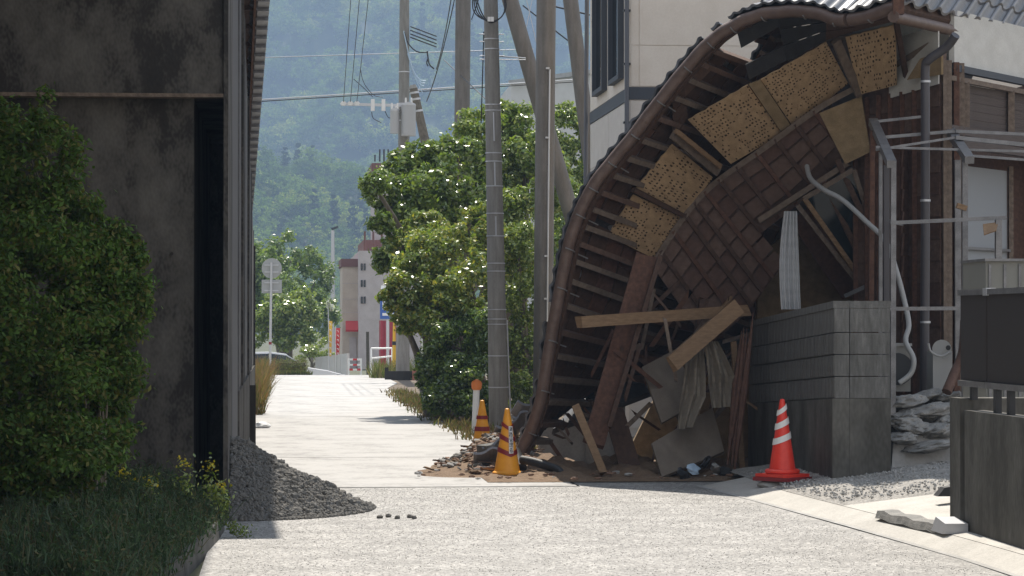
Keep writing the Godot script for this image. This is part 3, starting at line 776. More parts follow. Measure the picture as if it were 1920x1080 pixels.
# ---------------------------------------------------------------- far end of the lane
func make_far_end():
	rng.seed = 41
	var st := mb()
	# road sign seen from behind
	var sp := gr(506, 707)
	var d := -sp.z
	var s := thing("road_sign", "round road sign with a square plate below, seen from behind, on a pale pole", "road sign", sp)
	st = mb(); tube(st, [sp, at(509, 492, d)], .037, 12); part("pole", st, M.galvanised, s)
	st = mb(); var dc := at(509.5, 503, d); tube(st, [dc + Vector3(0, 0, -.06), dc + Vector3(0, 0, -.075)], .30, 32); part("round_plate", st, M.grey_back, s)
	st = mb(); box(st, at(509.5, 537, d) + Vector3(0, 0, -.07), Vector3(.60, .40, .015)); part("square_plate", st, M.grey_back, s)
	for y in [497, 510, 530, 545]:
		st = mb(); box(st, at(509, y, d) + Vector3(0, 0, -.04), Vector3(.42, .04, .03)); part("clamp", st, M.galvanised, s)
	st = mb(); tube(st, [at(506.7, 646, d), at(506.7, 641, d)], .045, 12); part("band", st, M.stripe_red, s)
	# clipped hedge
	var hb := []
	for i in 16: hb.append([at(492 + i * 5.2, 685 + (i % 3) * 2, 84.5 + (i % 2) * .8), Vector3(.16, .27, .7)])
	var hp := at(535, 700, 84.5)
	var h := thing("clipped_hedge", "low clipped hedge beside the road sign with a yellow green top", "hedge", hp)
	st = mb(); box(st, at(534, 690, 85), Vector3(1.3, .34, .9)); part("twigs", st, M.hedge_twig, h)
	part("foliage", leaf_mesh(hb, 9000, .024, [Color(.10, .12, .02), Color(.14, .15, .025), Color(.08, .09, .02), Color(.09, .055, .03)]), M.leaf_matte, h)
	single("verge_grass", grass_mesh(range(60).map(func(i): return at(478 + i * 1.7, 702, 82.6) * Vector3(1, 0, 1)), 30, .16, [Color(.10, .12, .03), Color(.08, .1, .03), Color(.2, .17, .08)], .12, .01), M.leaf_matte, "short dry grass along the bank below the clipped hedge", "grass", "", "stuff")
	# dry reddish weeds at the left edge
	var spots := []
	for i in 40: spots.append(Vector3(rng.randf_range(-.55, -.36), 0, -rng.randf_range(46.6, 76)))
	single("dry_weeds", grass_mesh(spots, 40, .75, [Color(.20, .10, .05), Color(.25, .15, .08), Color(.17, .12, .05), Color(.12, .12, .04)], .1, .009), M.leaf_matte, "dry reddish brown weeds along the left lane edge past the tiled house", "weeds", "", "stuff")
	var bp := gr(490, 803); st = mb(); rock(st, bp + Vector3(0, .04, 0), Vector3(.14, .06, .1), .2)
	single("white_bag", st, M.white_paint, "crumpled white bag lying under the dry weeds", "bag")
	# silver car on the lower street
	var car := thing("silver_car", "silver sedan passing on the lower street, half hidden by the hedge", "car", Vector3(.1, -.8, -89.5))
	var cx := at(646, 690, 89.5).x
	var prof := [[0, .30], [-.02, .55], [.10, .68], [.55, .80], [1.15, .90], [1.25, .92], [1.95, 1.36], [2.5, 1.44], [3.2, 1.42], [3.95, 1.02], [4.35, .98], [4.45, .75], [4.42, .32]]
	st = mb()
	var hw := 0.86
	for i in prof.size() - 1:
		var a = prof[i]; var b = prof[i + 1]
		var wa: float = hw - maxf(0, a[1] - .9) * .42; var wb: float = hw - maxf(0, b[1] - .9) * .42
		var A := Vector3(cx - a[0], a[1] - .8, -89.5); var B := Vector3(cx - b[0], b[1] - .8, -89.5)
		quad(st, A + Vector3(0, 0, wa), A - Vector3(0, 0, wa), B - Vector3(0, 0, wb), B + Vector3(0, 0, wb), Vector3.UP)
		for sd in [-1, 1]:
			quad(st, A + Vector3(0, 0, wa * sd), B + Vector3(0, 0, wb * sd), Vector3(B.x, -.5, B.z + hw * sd), Vector3(A.x, -.5, A.z + hw * sd), Vector3(0, 0, sd))
	quad(st, Vector3(cx, -.5, -89.5 + hw), Vector3(cx - 4.42, -.5, -89.5 + hw), Vector3(cx - 4.42, -.5, -89.5 - hw), Vector3(cx, -.5, -89.5 - hw), Vector3.DOWN)
	part("body", st, M.car_paint, car)
	for q in [[[1.35, .95], [1.95, 1.32], [2.45, 1.38], [2.45, .95]], [[2.52, .95], [2.52, 1.38], [3.15, 1.36], [3.7, 1.0]]]:
		st = mb()
		var v := []
		for p in q: v.append(Vector3(cx - p[0], p[1] - .8, -89.5 + hw - maxf(0, p[1] - .9) * .42 + .012))
		slab(st, v[0], v[1], v[2], v[3], .01, Vector3(0, 0, 1)); part("side_window", st, M.dark_glass, car)
	st = mb(); quad(st, Vector3(cx - 1.3, .14, -90.2), Vector3(cx - 1.3, .14, -88.8), Vector3(cx - 1.92, .55, -88.95), Vector3(cx - 1.92, .55, -90.05), Vector3.UP); part("windscreen", st, M.dark_glass, car)
	for x in [.78, 3.6]:
		var w: MeshInstance3D
		st = mb(); tube(st, [Vector3(cx - x, -.5, -88.62), Vector3(cx - x, -.5, -88.84)], .30, 20); w = part("wheel", st, M.rubber_black, car)
		st = mb(); tube(st, [Vector3(cx - x, -.5, -88.60), Vector3(cx - x, -.5, -88.63)], .19, 16); part("rim", st, M.galvanised, w)
	st = mb(); box(st, Vector3(cx - .14, -.16, -88.72), Vector3(.26, .10, .16)); part("headlight", st, M.porcelain, car)
	st = mb(); box(st, Vector3(cx - .04, -.34, -89.5), Vector3(.05, .12, 1.3)); part("grille", st, M.rubber_black, car)
	# trees left of the far end
	rng.seed = 42
	var bl := []
	for q in [[500, 500, 128, 48, 60], [545, 490, 130, 50, 55], [590, 530, 130, 42, 55], [520, 560, 127, 60, 60], [605, 590, 128, 30, 50], [460, 520, 128, 50, 80]]: bl.append(blob(q[0], q[1], q[2], q[3], q[4]))
	tree("broad_tree", "large dark green round headed tree beyond the hedge", Vector3(at(530, 650, 129).x, -.9, -129), bl, 26000, .10, GREEN, "", 26, .3)
	bl = []
	for q in [[520, 585, 104, 42, 45], [560, 590, 105, 40, 42], [500, 615, 104, 40, 40], [545, 625, 104, 40, 30]]: bl.append(blob(q[0], q[1], q[2], q[3], q[4]))
	tree("round_tree", "smaller mid green tree with drooping crown in front of the dark round tree", Vector3(at(545, 680, 105).x, -.9, -105), bl, 15000, .08, LIGHT_GREEN + GREEN, "", 24, .3)
	bl = []
	for q in [[590, 650, 112, 24, 25], [575, 665, 110, 22, 18], [612, 668, 112, 16, 18]]: bl.append(blob(q[0], q[1], q[2], q[3], q[4]))
	tree("flowering_shrub", "loose pale green shrub between the small tree and the banners", Vector3(at(592, 690, 111).x, -.9, -111), bl, 3000, .06, LIGHT_GREEN, "", 18, .35, 3)
	# slim far pole on the left of the buildings
	st = mb(); var pp := at(624, 690, 175); pp.y = -1
	var fp := thing("lamp_post", "slim pale lamp post against the mountain behind the round tree", "lamp post", pp)
	tube(st, [pp, at(624, 432, 175)], [.17, .11], 10); part("pole", st, M.galvanised, fp)
	st = mb(); beam(st, at(622, 430, 175), at(634, 425, 175), .12, .14); part("lamp_head", st, M.dark_metal, fp)
	# beige stair block with awning
	var D1 := 150.0
	var b1 := thing("beige_building", "slim beige block with a brown parapet and a red door awning", "building", Vector3(at(655, 690, D1).x, -1, -D1))
	st = mb(); var p0 := at(642, 500, D1); var p1 := at(674, 500, D1)
	span(st, Vector3(p0.x, -1, -D1 - 6), Vector3(p1.x, p0.y, -D1)); part("wall", st, M.beige_wall, b1)
	st = mb(); span(st, Vector3(p0.x - .08, p0.y, -D1 - 6.1), Vector3(p1.x, at(0, 484, D1).y, -D1 + .12)); part("parapet", st, M.roof_brown, b1)
	st = mb(); slab(st, at(648, 605, D1), at(673, 605, D1), at(673, 622, D1 - .9), at(648, 622, D1 - .9), .12, Vector3.UP); part("awning", st, M.red_paint, b1)
	st = mb(); span(st, at(655, 690, D1) * Vector3(1, 0, 0) + Vector3(0, -.98, -D1 + .03), at(668, 632, D1) + Vector3(0, 0, .06)); part("door", st, M.pink_wall, b1)
	for y in [530, 560, 585]:
		st = mb(); span(st, Vector3(p0.x, at(0, y + 1, D1).y, -D1), Vector3(p1.x, at(0, y, D1).y, -D1 + .03)); part("string_course", st, M.pink_wall, b1)
	# larger pinkish block with small windows and rooftop works
	var b2 := thing("pink_building", "pinkish grey concrete block with small square windows and brown rooftop works", "building", Vector3(at(710, 690, 148).x, -1, -150))
	var q0 := at(674, 470, 147); var q1 := at(790, 470, 147)
	st = mb(); span(st, Vector3(q0.x, -1, -166), Vector3(q1.x, q0.y, -147)); part("wall", st, M.pink_wall, b2)
	for y in [500, 531, 562]:
		for x in [676.5, 682]:
			st = mb(); span(st, at(x, y + 7, 147) + Vector3(0, 0, .0), at(x + 3.6, y - 6, 147) + Vector3(0, 0, .05)); var w := part("window", st, M.dark_metal, b2)
			st = mb(); span(st, at(x + .5, y + 6.5, 147) + Vector3(0, 0, .05), at(x + 3.1, y - 5.5, 147) + Vector3(0, 0, .06)); part("pane", st, M.dark_glass, w)
	st = mb(); span(st, Vector3(at(682, 0, 149).x, q0.y, -160), Vector3(q1.x, at(0, 448, 149).y, -149)); part("roof_band", st, M.roof_brown, b2)
	st = mb(); span(st, Vector3(at(704, 0, 152).x, q0.y, -160), Vector3(q1.x, at(0, 322, 152).y, -152)); part("tower", st, M.pink_wall, b2)
	st = mb(); span(st, Vector3(at(698, 0, 151).x, at(0, 322, 151.5).y, -161), Vector3(q1.x + .2, at(0, 302, 151.5).y, -151.5)); part("tower_parapet", st, M.roof_brown, b2)
	for x in [703, 712, 720, 728]:
		st = mb(); tube(st, [at(x, 303, 153), at(x, [280, 284, 278, 290][int(x) % 4], 153)], .05, 6); part("antenna", st, M.dark_metal, b2)
	st = mb(); beam(st, at(696, 431, 146.5), at(726, 431, 146.5), .12, .12); part("rail", st, M.galvanised, b2)
	for x in [684, 700, 716]:
		st = mb(); tube(st, [at(x, 470, 147.5), at(x, 434, 147.5)], .06, 6); part("rail_post", st, M.roof_brown, b2)
	# tall dark stake by the pink building
	var D2 := 118.0
	st = mb(); tube(st, [at(690, 702, D2) * Vector3(1, 0, 1) + Vector3(0, -.95, 0), at(689, 622, D2)], .07, 8)
	single("dark_stake", st, M.hedge_twig, "thin dark stake leaning before the pinkish building", "stake")
	# low white wall and rail
	var wb := thing("white_wall", "low white wall panels below the banners across the lower street", "wall", Vector3(at(620, 700, 104).x, -.95, -104))
	for i in 5:
		var a := at(591 + i * 12, 700, 104 - i * .9); var b := at(591 + (i + 1) * 12 - .6, 700, 104 - (i + 1) * .9)
		a.y = -.95; b.y = -.95
		var ta := at(0, 671 - i * 1.6, 104 - i * .9).y; var tb := at(0, 671 - (i + 1) * 1.6, 104 - (i + 1) * .9).y
		st = mb(); slab(st, a, b, Vector3(b.x, tb, b.z), Vector3(a.x, ta, a.z), .1, Vector3(0, 0, -1)); part("wall_panel", st, M.white_wall, wb)
	var rr := thing("safety_barrier", "red and white striped safety barrier beside the low white wall", "barrier", Vector3(at(664, 700, 99).x, -.95, -99))
	for x in [654, 677]:
		st = mb(); tube(st, [at(x, 698, 99) * Vector3(1, 0, 1) + Vector3(0, -.95, 0), at(x, 672, 99)], .035, 8); part("upright", st, M.white_paint, rr)
	for y in [674, 684, 693]:
		for k in 3:
			st = mb(); beam(st, at(654 + k * 7.7, y, 99), at(654 + (k + 1) * 7.7, y, 99), .05, .07); part("rail", st, M.red_paint if (k + int(y)) % 2 else M.white_paint, rr)
	# banners
	for q in [["red_banner", "tall narrow red banner with white marks on a pole", 634, 615, 667, 7.5, M.red_paint, "white_paint"], ["yellow_banner", "narrow yellow and white banner hanging left of the red one", 620, 602, 668, 6.0, M.yellow_paint, "white_paint"]]:
		var D3 := 101.0
		var bp2 := at(q[2] - q[5] * .6, 690, D3); bp2.y = -.95
		var t := thing(q[0], q[1], "banner", bp2)
		st = mb(); tube(st, [bp2, at(q[2] - q[5] * .6, q[3] - 3, D3)], .015, 6); part("pole", st, M.white_paint, t)
		st = mb()
		var prev := []
		for k in 9:
			var f := k / 8.0
			var y := lerpf(q[3], q[4], f)
			var off := Vector3(0, 0, sin(f * 5.0) * .05)
			var now := [at(q[2] - q[5] * .5 - f * 1.5, y, D3) + off, at(q[2] + q[5] * .5 - f * 1.5, y, D3) + off * 1.7]
			if prev: slab(st, prev[0], prev[1], now[1], now[0], .004)
			prev = now
		var cl := part("cloth", st, q[6], t)
		st = mb()
		for k in 6:
			var y := lerpf(q[3] + 5, q[4] - 5, k / 5.0)
			box(st, at(q[2] - .8, y, D3 - .1), Vector3(.06, .025, .004), Basis(Vector3(0, 0, 1), (k % 3 - 1) * .5))
			box(st, at(q[2] + .3, y + 1.5, D3 - .1), Vector3(.022, .07, .004), Basis(Vector3(0, 0, 1), (k % 2) * .5))
		part("printed_marks", st, M[q[7]], cl)
	st = mb()
	var wf := at(618, 690, 100); wf.y = -.95
	var wt := thing("white_flag", "ragged white flag on a thin pole beside the small tree", "flag", wf)
	tube(st, [wf, at(615, 562, 100)], .016, 6); part("pole", st, M.galvanised, wt)
	part("cloth", leaf_mesh([[at(617, 569, 100), Vector3(.12, .12, .08)], [at(621, 577, 100), Vector3(.08, .14, .06)]], 60, .07, [Color(.7, .7, .66), Color(.6, .6, .58)], 0, .8), M.leaf_matte, wt)
	# blue sign box with shutter and yellow pole
	var D4 := 96.0
	var sb := at(727, 700, D4); sb.y = -.9
	var sg := thing("shop_sign", "blue and white box sign on a post in front of the pinkish building", "sign", sb)
	st = mb(); tube(st, [sb, at(727, 600, D4)], .06, 8); part("post", st, M.galvanised, sg)
	st = mb(); span(st, at(713, 598, D4) + Vector3(0, 0, -.35), at(748, 546, D4)); var sbx := part("box", st, M.blue_sign, sg)
	st = mb(); hexa(st, [at(713, 546, D4), at(748, 546, D4), at(748, 546, D4 + .35), at(713, 546, D4 + .35), at(715, 535, D4 + .05), at(746, 535, D4 + .05), at(746, 535, D4 + .3), at(715, 535, D4 + .3)]); part("cap", st, M.white_paint, sg)
	st = mb()
	for q in [[717, 555, 722, 580], [728, 557, 740, 562], [731, 557, 735, 580], [717, 587, 745, 592]]:
		span(st, at(q[0], q[3], D4 - .012), at(q[2], q[1], D4 - .002))
	part("printed_marks", st, M.reflective_white, sbx)
	var sh := at(726, 700, 100); sh.y = -.95
	var shd := thing("red_shed", "small deep red corrugated shed below the blue sign", "shed", sh)
	for k in 9:
		st = mb(); var x0 := 714 + k * 4.2
		span(st, Vector3(at(x0, 0, 100).x, -.95, -101.5 if k % 2 else -101.46), Vector3(at(x0 + 4.2, 0, 100).x, at(0, 601, 100).y, -100.0 if k % 2 else -99.96)); part("corrugated_panel", st, M.maroon, shd)
	var yp := gr(739, 700); yp = Vector3(at(739, 700, 79).x, 0, -79)
	var yl := thing("yellow_pole", "slim yellow marker pole with a black band beside the planter", "pole", yp)
	st = mb(); tube(st, [yp, at(739, 592, 79)], [.07, .03], 10); part("pole", st, M.yellow_paint, yl)
	st = mb(); tube(st, [at(739, 647, 79), at(739, 640, 79)], .062, 10); part("band", st, M.dark_metal, yl)
	# white frame gate right of the buildings
	var wg := thing("white_gate", "white tubular gate frame standing behind the roadside weeds", "gate", Vector3(at(705, 700, 90).x, -.85, -90))
	for seg in [[696, 700, 696, 653], [696, 653, 735, 653], [735, 653, 735, 695], [696, 672, 735, 668]]:
		st = mb(); tube(st, [at(seg[0], seg[1], 90), at(seg[2], seg[3], 90)], .03, 8); part("rail", st, M.white_paint, wg)
	for x in [696, 735]:
		st = mb(); tube(st, [at(x, 699, 90), Vector3(at(x, 0, 90).x, -.82, -90)], .03, 8); part("leg", st, M.white_paint, wg)
	# planter at the foot of the far pole
	var pl := thing("timber_planter", "dark timber edging box round the foot of the transformer pole", "planter", gr(750, 712))
	var pd := -gr(750, 712).z
	for q in [[722, 729, 690], [729, 790, 697]]:
		st = mb(); var x0 := at(q[0], 0, pd).x; var x1 := at(q[1], 0, pd).x
		span(st, Vector3(x0, -.02, -pd - .12), Vector3(x1, at(0, q[2], pd).y, -pd)); part("board", st, M.tarred_board, pl)
	st = mb(); span(st, Vector3(at(729, 0, pd).x, -.02, -pd - 1.4), Vector3(at(790, 0, pd).x, .15, -pd - .14)); part("earth", st, M.soil, pl)
	st = mb(); span(st, Vector3(at(773, 0, pd).x, -.02, -pd + .06), Vector3(at(786, 0, pd).x, .26, -pd + .22))
	single("red_brick", st, M.brick_red, "single red brick block set beside the timber planter", "brick")
	single("tall_weeds", grass_mesh(range(26).map(func(i): return Vector3(at(702 + (i % 13) * 6.6, 0, 78).x, 0, -77.5 - (i % 4) * .5)), 30, .62, [Color(.16, .17, .05), Color(.10, .13, .03), Color(.25, .21, .10)], .14, .012), M.leaf_matte, "tall pale weeds growing round the timber planter", "weeds", "", "stuff")
	# white far hall on the hillside foot
	var hl := thing("white_hall", "plain white flat roofed building above the trees near the steel poles", "building", Vector3(at(1020, 600, 190).x, -1, -190))
	st = mb()
	var z := -190.0
	hexa(st, [Vector3(at(958, 0, 190).x, -1, z), Vector3(at(1250, 0, 190).x, -1, z + 12), Vector3(at(1250, 0, 190).x, -1, z - 14), Vector3(at(958, 0, 190).x, -1, z - 14), at(958, 157, 190), at(1250, 118, 178), Vector3(at(1250, 0, 190).x, at(0, 118, 178).y, z - 14), Vector3(at(958, 0, 190).x, at(0, 157, 190).y, z - 14)])
	part("wall", st, M.white_wall, hl)
	st = mb(); beam(st, at(957, 155, 189.8), at(1250, 116, 177.8), .4, .3); part("coping", st, M.pale_concrete, hl)

# ---------------------------------------------------------------- trees on the right
func make_trees():
	rng.seed = 51
	var bl := []
	for q in [[760, 330, 48.5, 50, 48], [720, 365, 47.5, 45, 42], [800, 300, 48.5, 45, 40], [830, 340, 48, 50, 55], [760, 410, 47.5, 55, 50], [740, 480, 47, 40, 45], [820, 430, 47.5, 55, 55], [700, 345, 46.5, 26, 22], [790, 370, 47.5, 60, 60], [860, 290, 49, 40, 40], [850, 390, 48, 50, 50], [715, 420, 46, 26, 22]]: bl.append(blob(q[0], q[1], q[2], q[3], q[4]))
	tree("glossy_tree", "glossy dark green tree leaning over the lane behind the yellowing shrub", Vector3(3.2, 0, -48), bl, 30000, .052, GREEN + [Color(.16, .21, .04)], "", 44, .27, 2)
	bl = []
	for q in [[900, 250, 52, 50, 55], [960, 240, 53, 55, 50], [930, 320, 52, 65, 60], [880, 330, 52, 50, 60], [990, 300, 52, 50, 60], [930, 400, 51, 70, 60], [870, 420, 51, 45, 55], [960, 480, 50.5, 60, 60], [900, 480, 50, 50, 60], [1040, 340, 51, 40, 60], [940, 215, 53, 40, 30]]: bl.append(blob(q[0], q[1], q[2], q[3], q[4]))
	tree("tall_tree", "tallest bright green tree rising behind the ringed concrete pole", Vector3(4.4, 0, -52), bl, 36000, .052, LIGHT_GREEN + GREEN, "", 44, .27, 3)
	bl = []
	for q in [[1060, 240, 60, 45, 45], [1080, 320, 60, 45, 60], [1040, 380, 56, 45, 60], [1075, 450, 55, 40, 70], [1030, 280, 60, 40, 40]]: bl.append(blob(q[0], q[1], q[2], q[3], q[4]))
	tree("corner_tree", "broad green tree squeezed between the steel poles and the grey house", Vector3(5.9, 0, -58), bl, 26000, .052, GREEN + LIGHT_GREEN, "", 44, .27, 2)
	bl = []
	for q in [[800, 500, 45, 60, 65], [765, 545, 44.5, 45, 55], [840, 460, 45.5, 50, 50], [830, 580, 44.3, 62, 62], [885, 540, 44.5, 50, 75], [770, 600, 45, 35, 30], [735, 560, 44.5, 26, 24], [880, 420, 47.5, 50, 45], [930, 470, 47, 45, 55], [800, 425, 46, 40, 34], [755, 460, 46, 30, 30]]: bl.append(blob(q[0], q[1], q[2], q[3], q[4]))
	tree("yellowing_shrub", "yellowish green tall shrub overhanging the lane edge", Vector3(3.0, 0, -46), bl, 36000, .042, YELLOW_GREEN + LIGHT_GREEN + GREEN, "", 44, .28, 4)
	bl = []
	for q in [[850, 650, 43.8, 65, 60], [815, 690, 43.8, 38, 50], [880, 710, 43.2, 50, 50], [840, 745, 43.2, 50, 42], [905, 640, 43.6, 34, 70], [900, 760, 42.8, 45, 36]]: bl.append(blob(q[0], q[1], q[2], q[3], q[4]))
	tree("dark_shrub", "dense dark green shrub at the foot of the trees by the lane", Vector3(3.3, 0, -44.6), bl, 32000, .036, DARK_GREEN + GREEN, "", 44, .28, 4)
	bl = []
	for q in [[970, 470, 47, 40, 60], [985, 560, 47, 42, 60], [965, 650, 47, 34, 60], [1000, 680, 47, 34, 60], [975, 730, 46, 34, 40], [1060, 560, 50, 40, 80]]: bl.append(blob(q[0], q[1], q[2], q[3], q[4]))
	tree("slender_shrub", "slender mid green shrub with bare pale stems between the concrete and steel poles", Vector3(4.2, 0, -46.8), bl, 32000, .036, GREEN + LIGHT_GREEN, "", 44, .28, 4)
	# low weeds and leaf litter along the edge
	rng.seed = 52
	var spots := []
	for i in 150:
		var d := rng.randf_range(38, 62)
		spots.append(Vector3(lane_right(d) + rng.randf_range(-.15, .35), 0, -d))
	for i in 30: spots.append(Vector3(rng.randf_range(2.6, 3.3), 0, -rng.randf_range(32, 40)))
	single("edge_weeds", grass_mesh(spots, 14, .15, [Color(.10, .13, .03), Color(.18, .13, .07), Color(.22, .17, .09), Color(.12, .09, .05), Color(.15, .09, .05)], .2, .012), M.leaf_matte, "scruffy weeds and dead leaves along the right lane edge under the trees", "weeds", "", "stuff")

# ---------------------------------------------------------------- poles and wires
func wire(st: SurfaceTool, a: Vector3, b: Vector3, r := .012, sag := 0.0, n := 8):
	var p := []
	for k in n + 1:
		var f := float(k) / n
		p.append(a.lerp(b, f) - Vector3(0, sag * 4.0 * f * (1.0 - f), 0))
	tube(st, p, r, 5, false)
func make_poles_and_wires():
	rng.seed = 61
	var st := mb()
	# ringed concrete utility pole
	var d := 41.0
	var b0 := Vector3(at(936, 790, d).x, 0, -d)
	var p := thing("concrete_pole", "grey concrete utility pole ringed with steel straps beside the lane", "utility pole", b0)
	var top := at(917, -160, d)
	st = mb(); tube(st, [b0 - Vector3(0, .2, 0), b0.lerp(top, .5), top], [.155, .125, .10], 20); part("shaft", st, M.pole_concrete, p)
	var on := func(py: float) -> Vector3: return b0.lerp(top, (b0.y + at(0, py, d).y) / top.y)
	for y in [65, 84, 190, 201, 282, 298, 345, 397, 440, 492, 507, 580, 598, 608, 668, 728]:
		var c: Vector3 = on.call(y); var r := lerpf(.155, .10, c.y / top.y) + .006
		st = mb(); tube(st, [c - Vector3(0, .008, 0), c + Vector3(0, .008, 0)], r, 20); part("strap", st, M.galvanised, p)
	for y in [104, 56, 70, 97]:
		var c: Vector3 = on.call(y); st = mb()
		tube(st, [c + Vector3(-.19, 0, .03), c + Vector3(.19 if y != 104 else .52, 0, .03)], .008, 6); part("step_bolt", st, M.galvanised, p)
	for y in [[205, 260], [300, 345], [403, 440]]:
		st = mb(); tube(st, [on.call(y[0]) + Vector3(.0, 0, .13), on.call(y[1]) + Vector3(0, 0, .135)], .012, 6); part("tag_strip", st, M.galvanised, p)
	st = mb(); tube(st, [on.call(600) + Vector3(.15, 0, .03), on.call(760) + Vector3(.17, 0, .03), on.call(792) + Vector3(.18, 0, .03)], .014, 6); part("ground_conduit", st, M.galvanised, p)
	st = mb()
	for k in 4:
		tube(st, cms([at(893 - k * 3, -40, d - .2), at(886 + k * 4, 12, d - .2), at(900 + k * 4, 33 + k * 1.5, d - .25), at(925, 39 + k, d - .25), at(943, 28, d - .22), at(946 + k, 5, d - .2), at(938, -40, d - .2)], 22), .010, 6)
	tube(st, cms([at(897, 0, d - .2), at(890, 20, d - .2), at(884, 37, d - .2)], 6), .008, 5)
	part("cable_loop", st, M.black_wire, p)
	for x in [917, 923]:
		st = mb(); box(st, at(x, 36, d - .29), Vector3(.045, .07, .03)); part("clamp", st, M.porcelain, p)
	# steel columns: plumb one with a riser pipe, two leaning struts
	var steel := func(called: String, label: String, a: Vector3, b: Vector3, r: float, m: Material):
		var t := thing(called, label, "pole", a, "")
		var s := mb(); tube(s, [a, b], r, 24); part("shaft", s, m, t)
		return t
	var c0 := Vector3(at(1017, 780, 45).x, 0, -45)
	var sp: Node3D = steel.call("steel_pole", "plumb brown grey steel pole with a slim riser pipe beside the grey house", c0, at(1026, -200, 45), .165, M.steel_pole)
	st = mb(); tube(st, [at(1024, 780, 44.8), at(1031, 130, 44.8)], .014, 8); part("riser_pipe", st, M.galvanised, sp)
	for y in [128, 258, 480, 560, 640]:
		st = mb(); box(st, at(1027 - (y - 130) * .008, y, 44.8), Vector3(.06, .03, .05)); part("bracket", st, M.galvanised, sp)
	var l0 := at(1140, 560, 47); l0 = at(958, 0, 47) + (at(1092, 400, 47) - at(958, 0, 47)) * 1.75; l0.y = 0
	steel.call("leaning_strut", "stout leaning steel strut crossing behind the plumb steel pole", Vector3(at(1178, 700, 47.2).x, 0, -47.2), at(905, -180, 47.2), .145, M.steel_pole)
	steel.call("short_strut", "leaning steel strut running behind the grey house downpipe", Vector3(at(1165, 700, 48.5).x, 0, -48.5), at(1050, -160, 48.5), .14, M.steel_pole)
	steel.call("bare_steel_pole", "bare steel pole standing behind the glossy tree", Vector3(at(862, 700, 66).x, 0, -66), at(870, -180, 66), .19, M.steel_pole)
	# transformer pole at the far end
	d = 76.0
	b0 = Vector3(at(755, 715, d).x, 0, -d)
	top = at(759, -140, d)
	var tp := thing("transformer_pole", "weathered utility pole carrying two grey transformers and a crossarm", "utility pole", b0)
	st = mb(); tube(st, [b0, top], [.20, .125], 18); part("shaft", st, M.pole_concrete, tp)
	for q in [[766, 198, 255, 13.5], [740, 208, 250, 8.5]]:
		st = mb(); var a := at(q[0], q[2], d - .45); var b := at(q[0], q[1], d - .45); var r: float = q[3] * d / F
		tube(st, [a, b], r, 20); var tf := part("transformer", st, M.transformer_grey, tp)
		st = mb(); tube(st, [b, b + Vector3(0, .05, 0), b + Vector3(0, .10, 0)], [r * 1.04, r * .95, r * .4], 20); part("lid", st, M.galvanised, tf)
		for k in 2:
			st = mb(); tube(st, [b + Vector3(-.08 + k * .16, .05, .05), b + Vector3(-.08 + k * .16, .22, .05)], [.035, .025], 8); part("bushing", st, M.porcelain, tf)
	st = mb(); beam(st, at(640, 195, d - .2), at(762, 198, d - .2), .075, .075); part("crossarm", st, M.galvanised, tp)
	for x in [644, 657, 669]:
		st = mb(); tube(st, [at(x, 198, d - .2), at(x, 194, d - .2), at(x, 190, d - .2)], [.06, .10, .05], 10); part("insulator", st, M.porcelain, tp)
	for x in [699, 719]:
		st = mb(); tube(st, [at(x, 208, d - .35), at(x, 186, d - .35)], [.06, .055], 10); part("cutout_fuse", st, M.porcelain, tp)
	st = mb(); tube(st, [at(735, 212, d - .3), at(748, 204, d - .3)], .10, 10); part("arrester", st, M.transformer_grey, tp)
	st = mb()
	tube(st, cms([at(697, 210, d - .3), at(700, 222, d - .3), at(715, 230, d - .3)], 6), .012, 5)
	tube(st, cms([at(722, 208, d - .3), at(728, 220, d - .3), at(738, 222, d - .3)], 6), .012, 5)
	tube(st, cms([at(676, 130, d - .3), at(682, 155, d - .3), at(700, 178, d - .3), at(718, 182, d - .3)], 8), .010, 5)
	tube(st, cms([at(663, 148, d - .3), at(682, 165, d - .3), at(699, 182, d - .3)], 8), .010, 5)
	for y in [50, 57, 64, 70]: tube(st, [at(770, y, d - .2), at(818, y + 18, d + 1)], .02, 6)
	tube(st, cms([at(758, 60, d - .2), at(766, 82, d - .2), at(782, 97, d - .2), at(801, 98, d)], 8), .018, 6)
	tube(st, cms([at(801, 96, d), at(803, 112, d), at(806, 122, d), at(814, 129, d)], 8), .022, 6)
	tube(st, cms([at(803, 108, d), at(800, 118, d), at(803, 124, d)], 5), .02, 6)
	part("black_leads", st, M.black_wire, tp)
	st = mb()
	for k in 3: tube(st, cms([at(757, 58, d - .2), at(764, 92, d - .2), at(775, 132 + k * 3, d), at(788, 150 + k * 4, d), at(799 - k * 2, 151 + k * 5, d)], 10), .016, 6)
	tube(st, cms([at(764, 100, d - .2), at(778, 145, d), at(793, 175, d)], 8), .012, 6)
	part("blue_leads", st, M.blue_wire, tp)
	for y in [130, 190, 222]:
		st = mb(); var c := b0.lerp(top, at(0, y, d).y / top.y); tube(st, [c, c + Vector3(0, .03, 0)], .165, 16); part("strap", st, M.galvanised, tp)
	# snapped pole leaning against it
	var lp := thing("snapped_pole", "snapped dark pole stub leaning beside the transformers", "pole", Vector3(at(835, 700, 77.5).x, 0, -77.5))
	st = mb(); tube(st, [Vector3(at(862, 700, 77.5).x, 0, -77.5), at(797, 265, 77.5), at(775, 165, 77.5)], [.15, .135, .12], 14); part("shaft", st, M.bark, lp)
	st = mb(); tube(st, [at(775, 166, 77.5), at(774, 159, 77.5)], [.13, .08], 12); part("cap", st, M.pale_concrete, lp)
	for y in [176, 188, 210]:
		st = mb(); var f: float = (y - 165.0) / 100.0; var c := at(775, 165, 77.5).lerp(at(797, 265, 77.5), f); tube(st, [c, c + Vector3(-.01, .06, 0)], .14, 12); part("band", st, M.galvanised, lp)
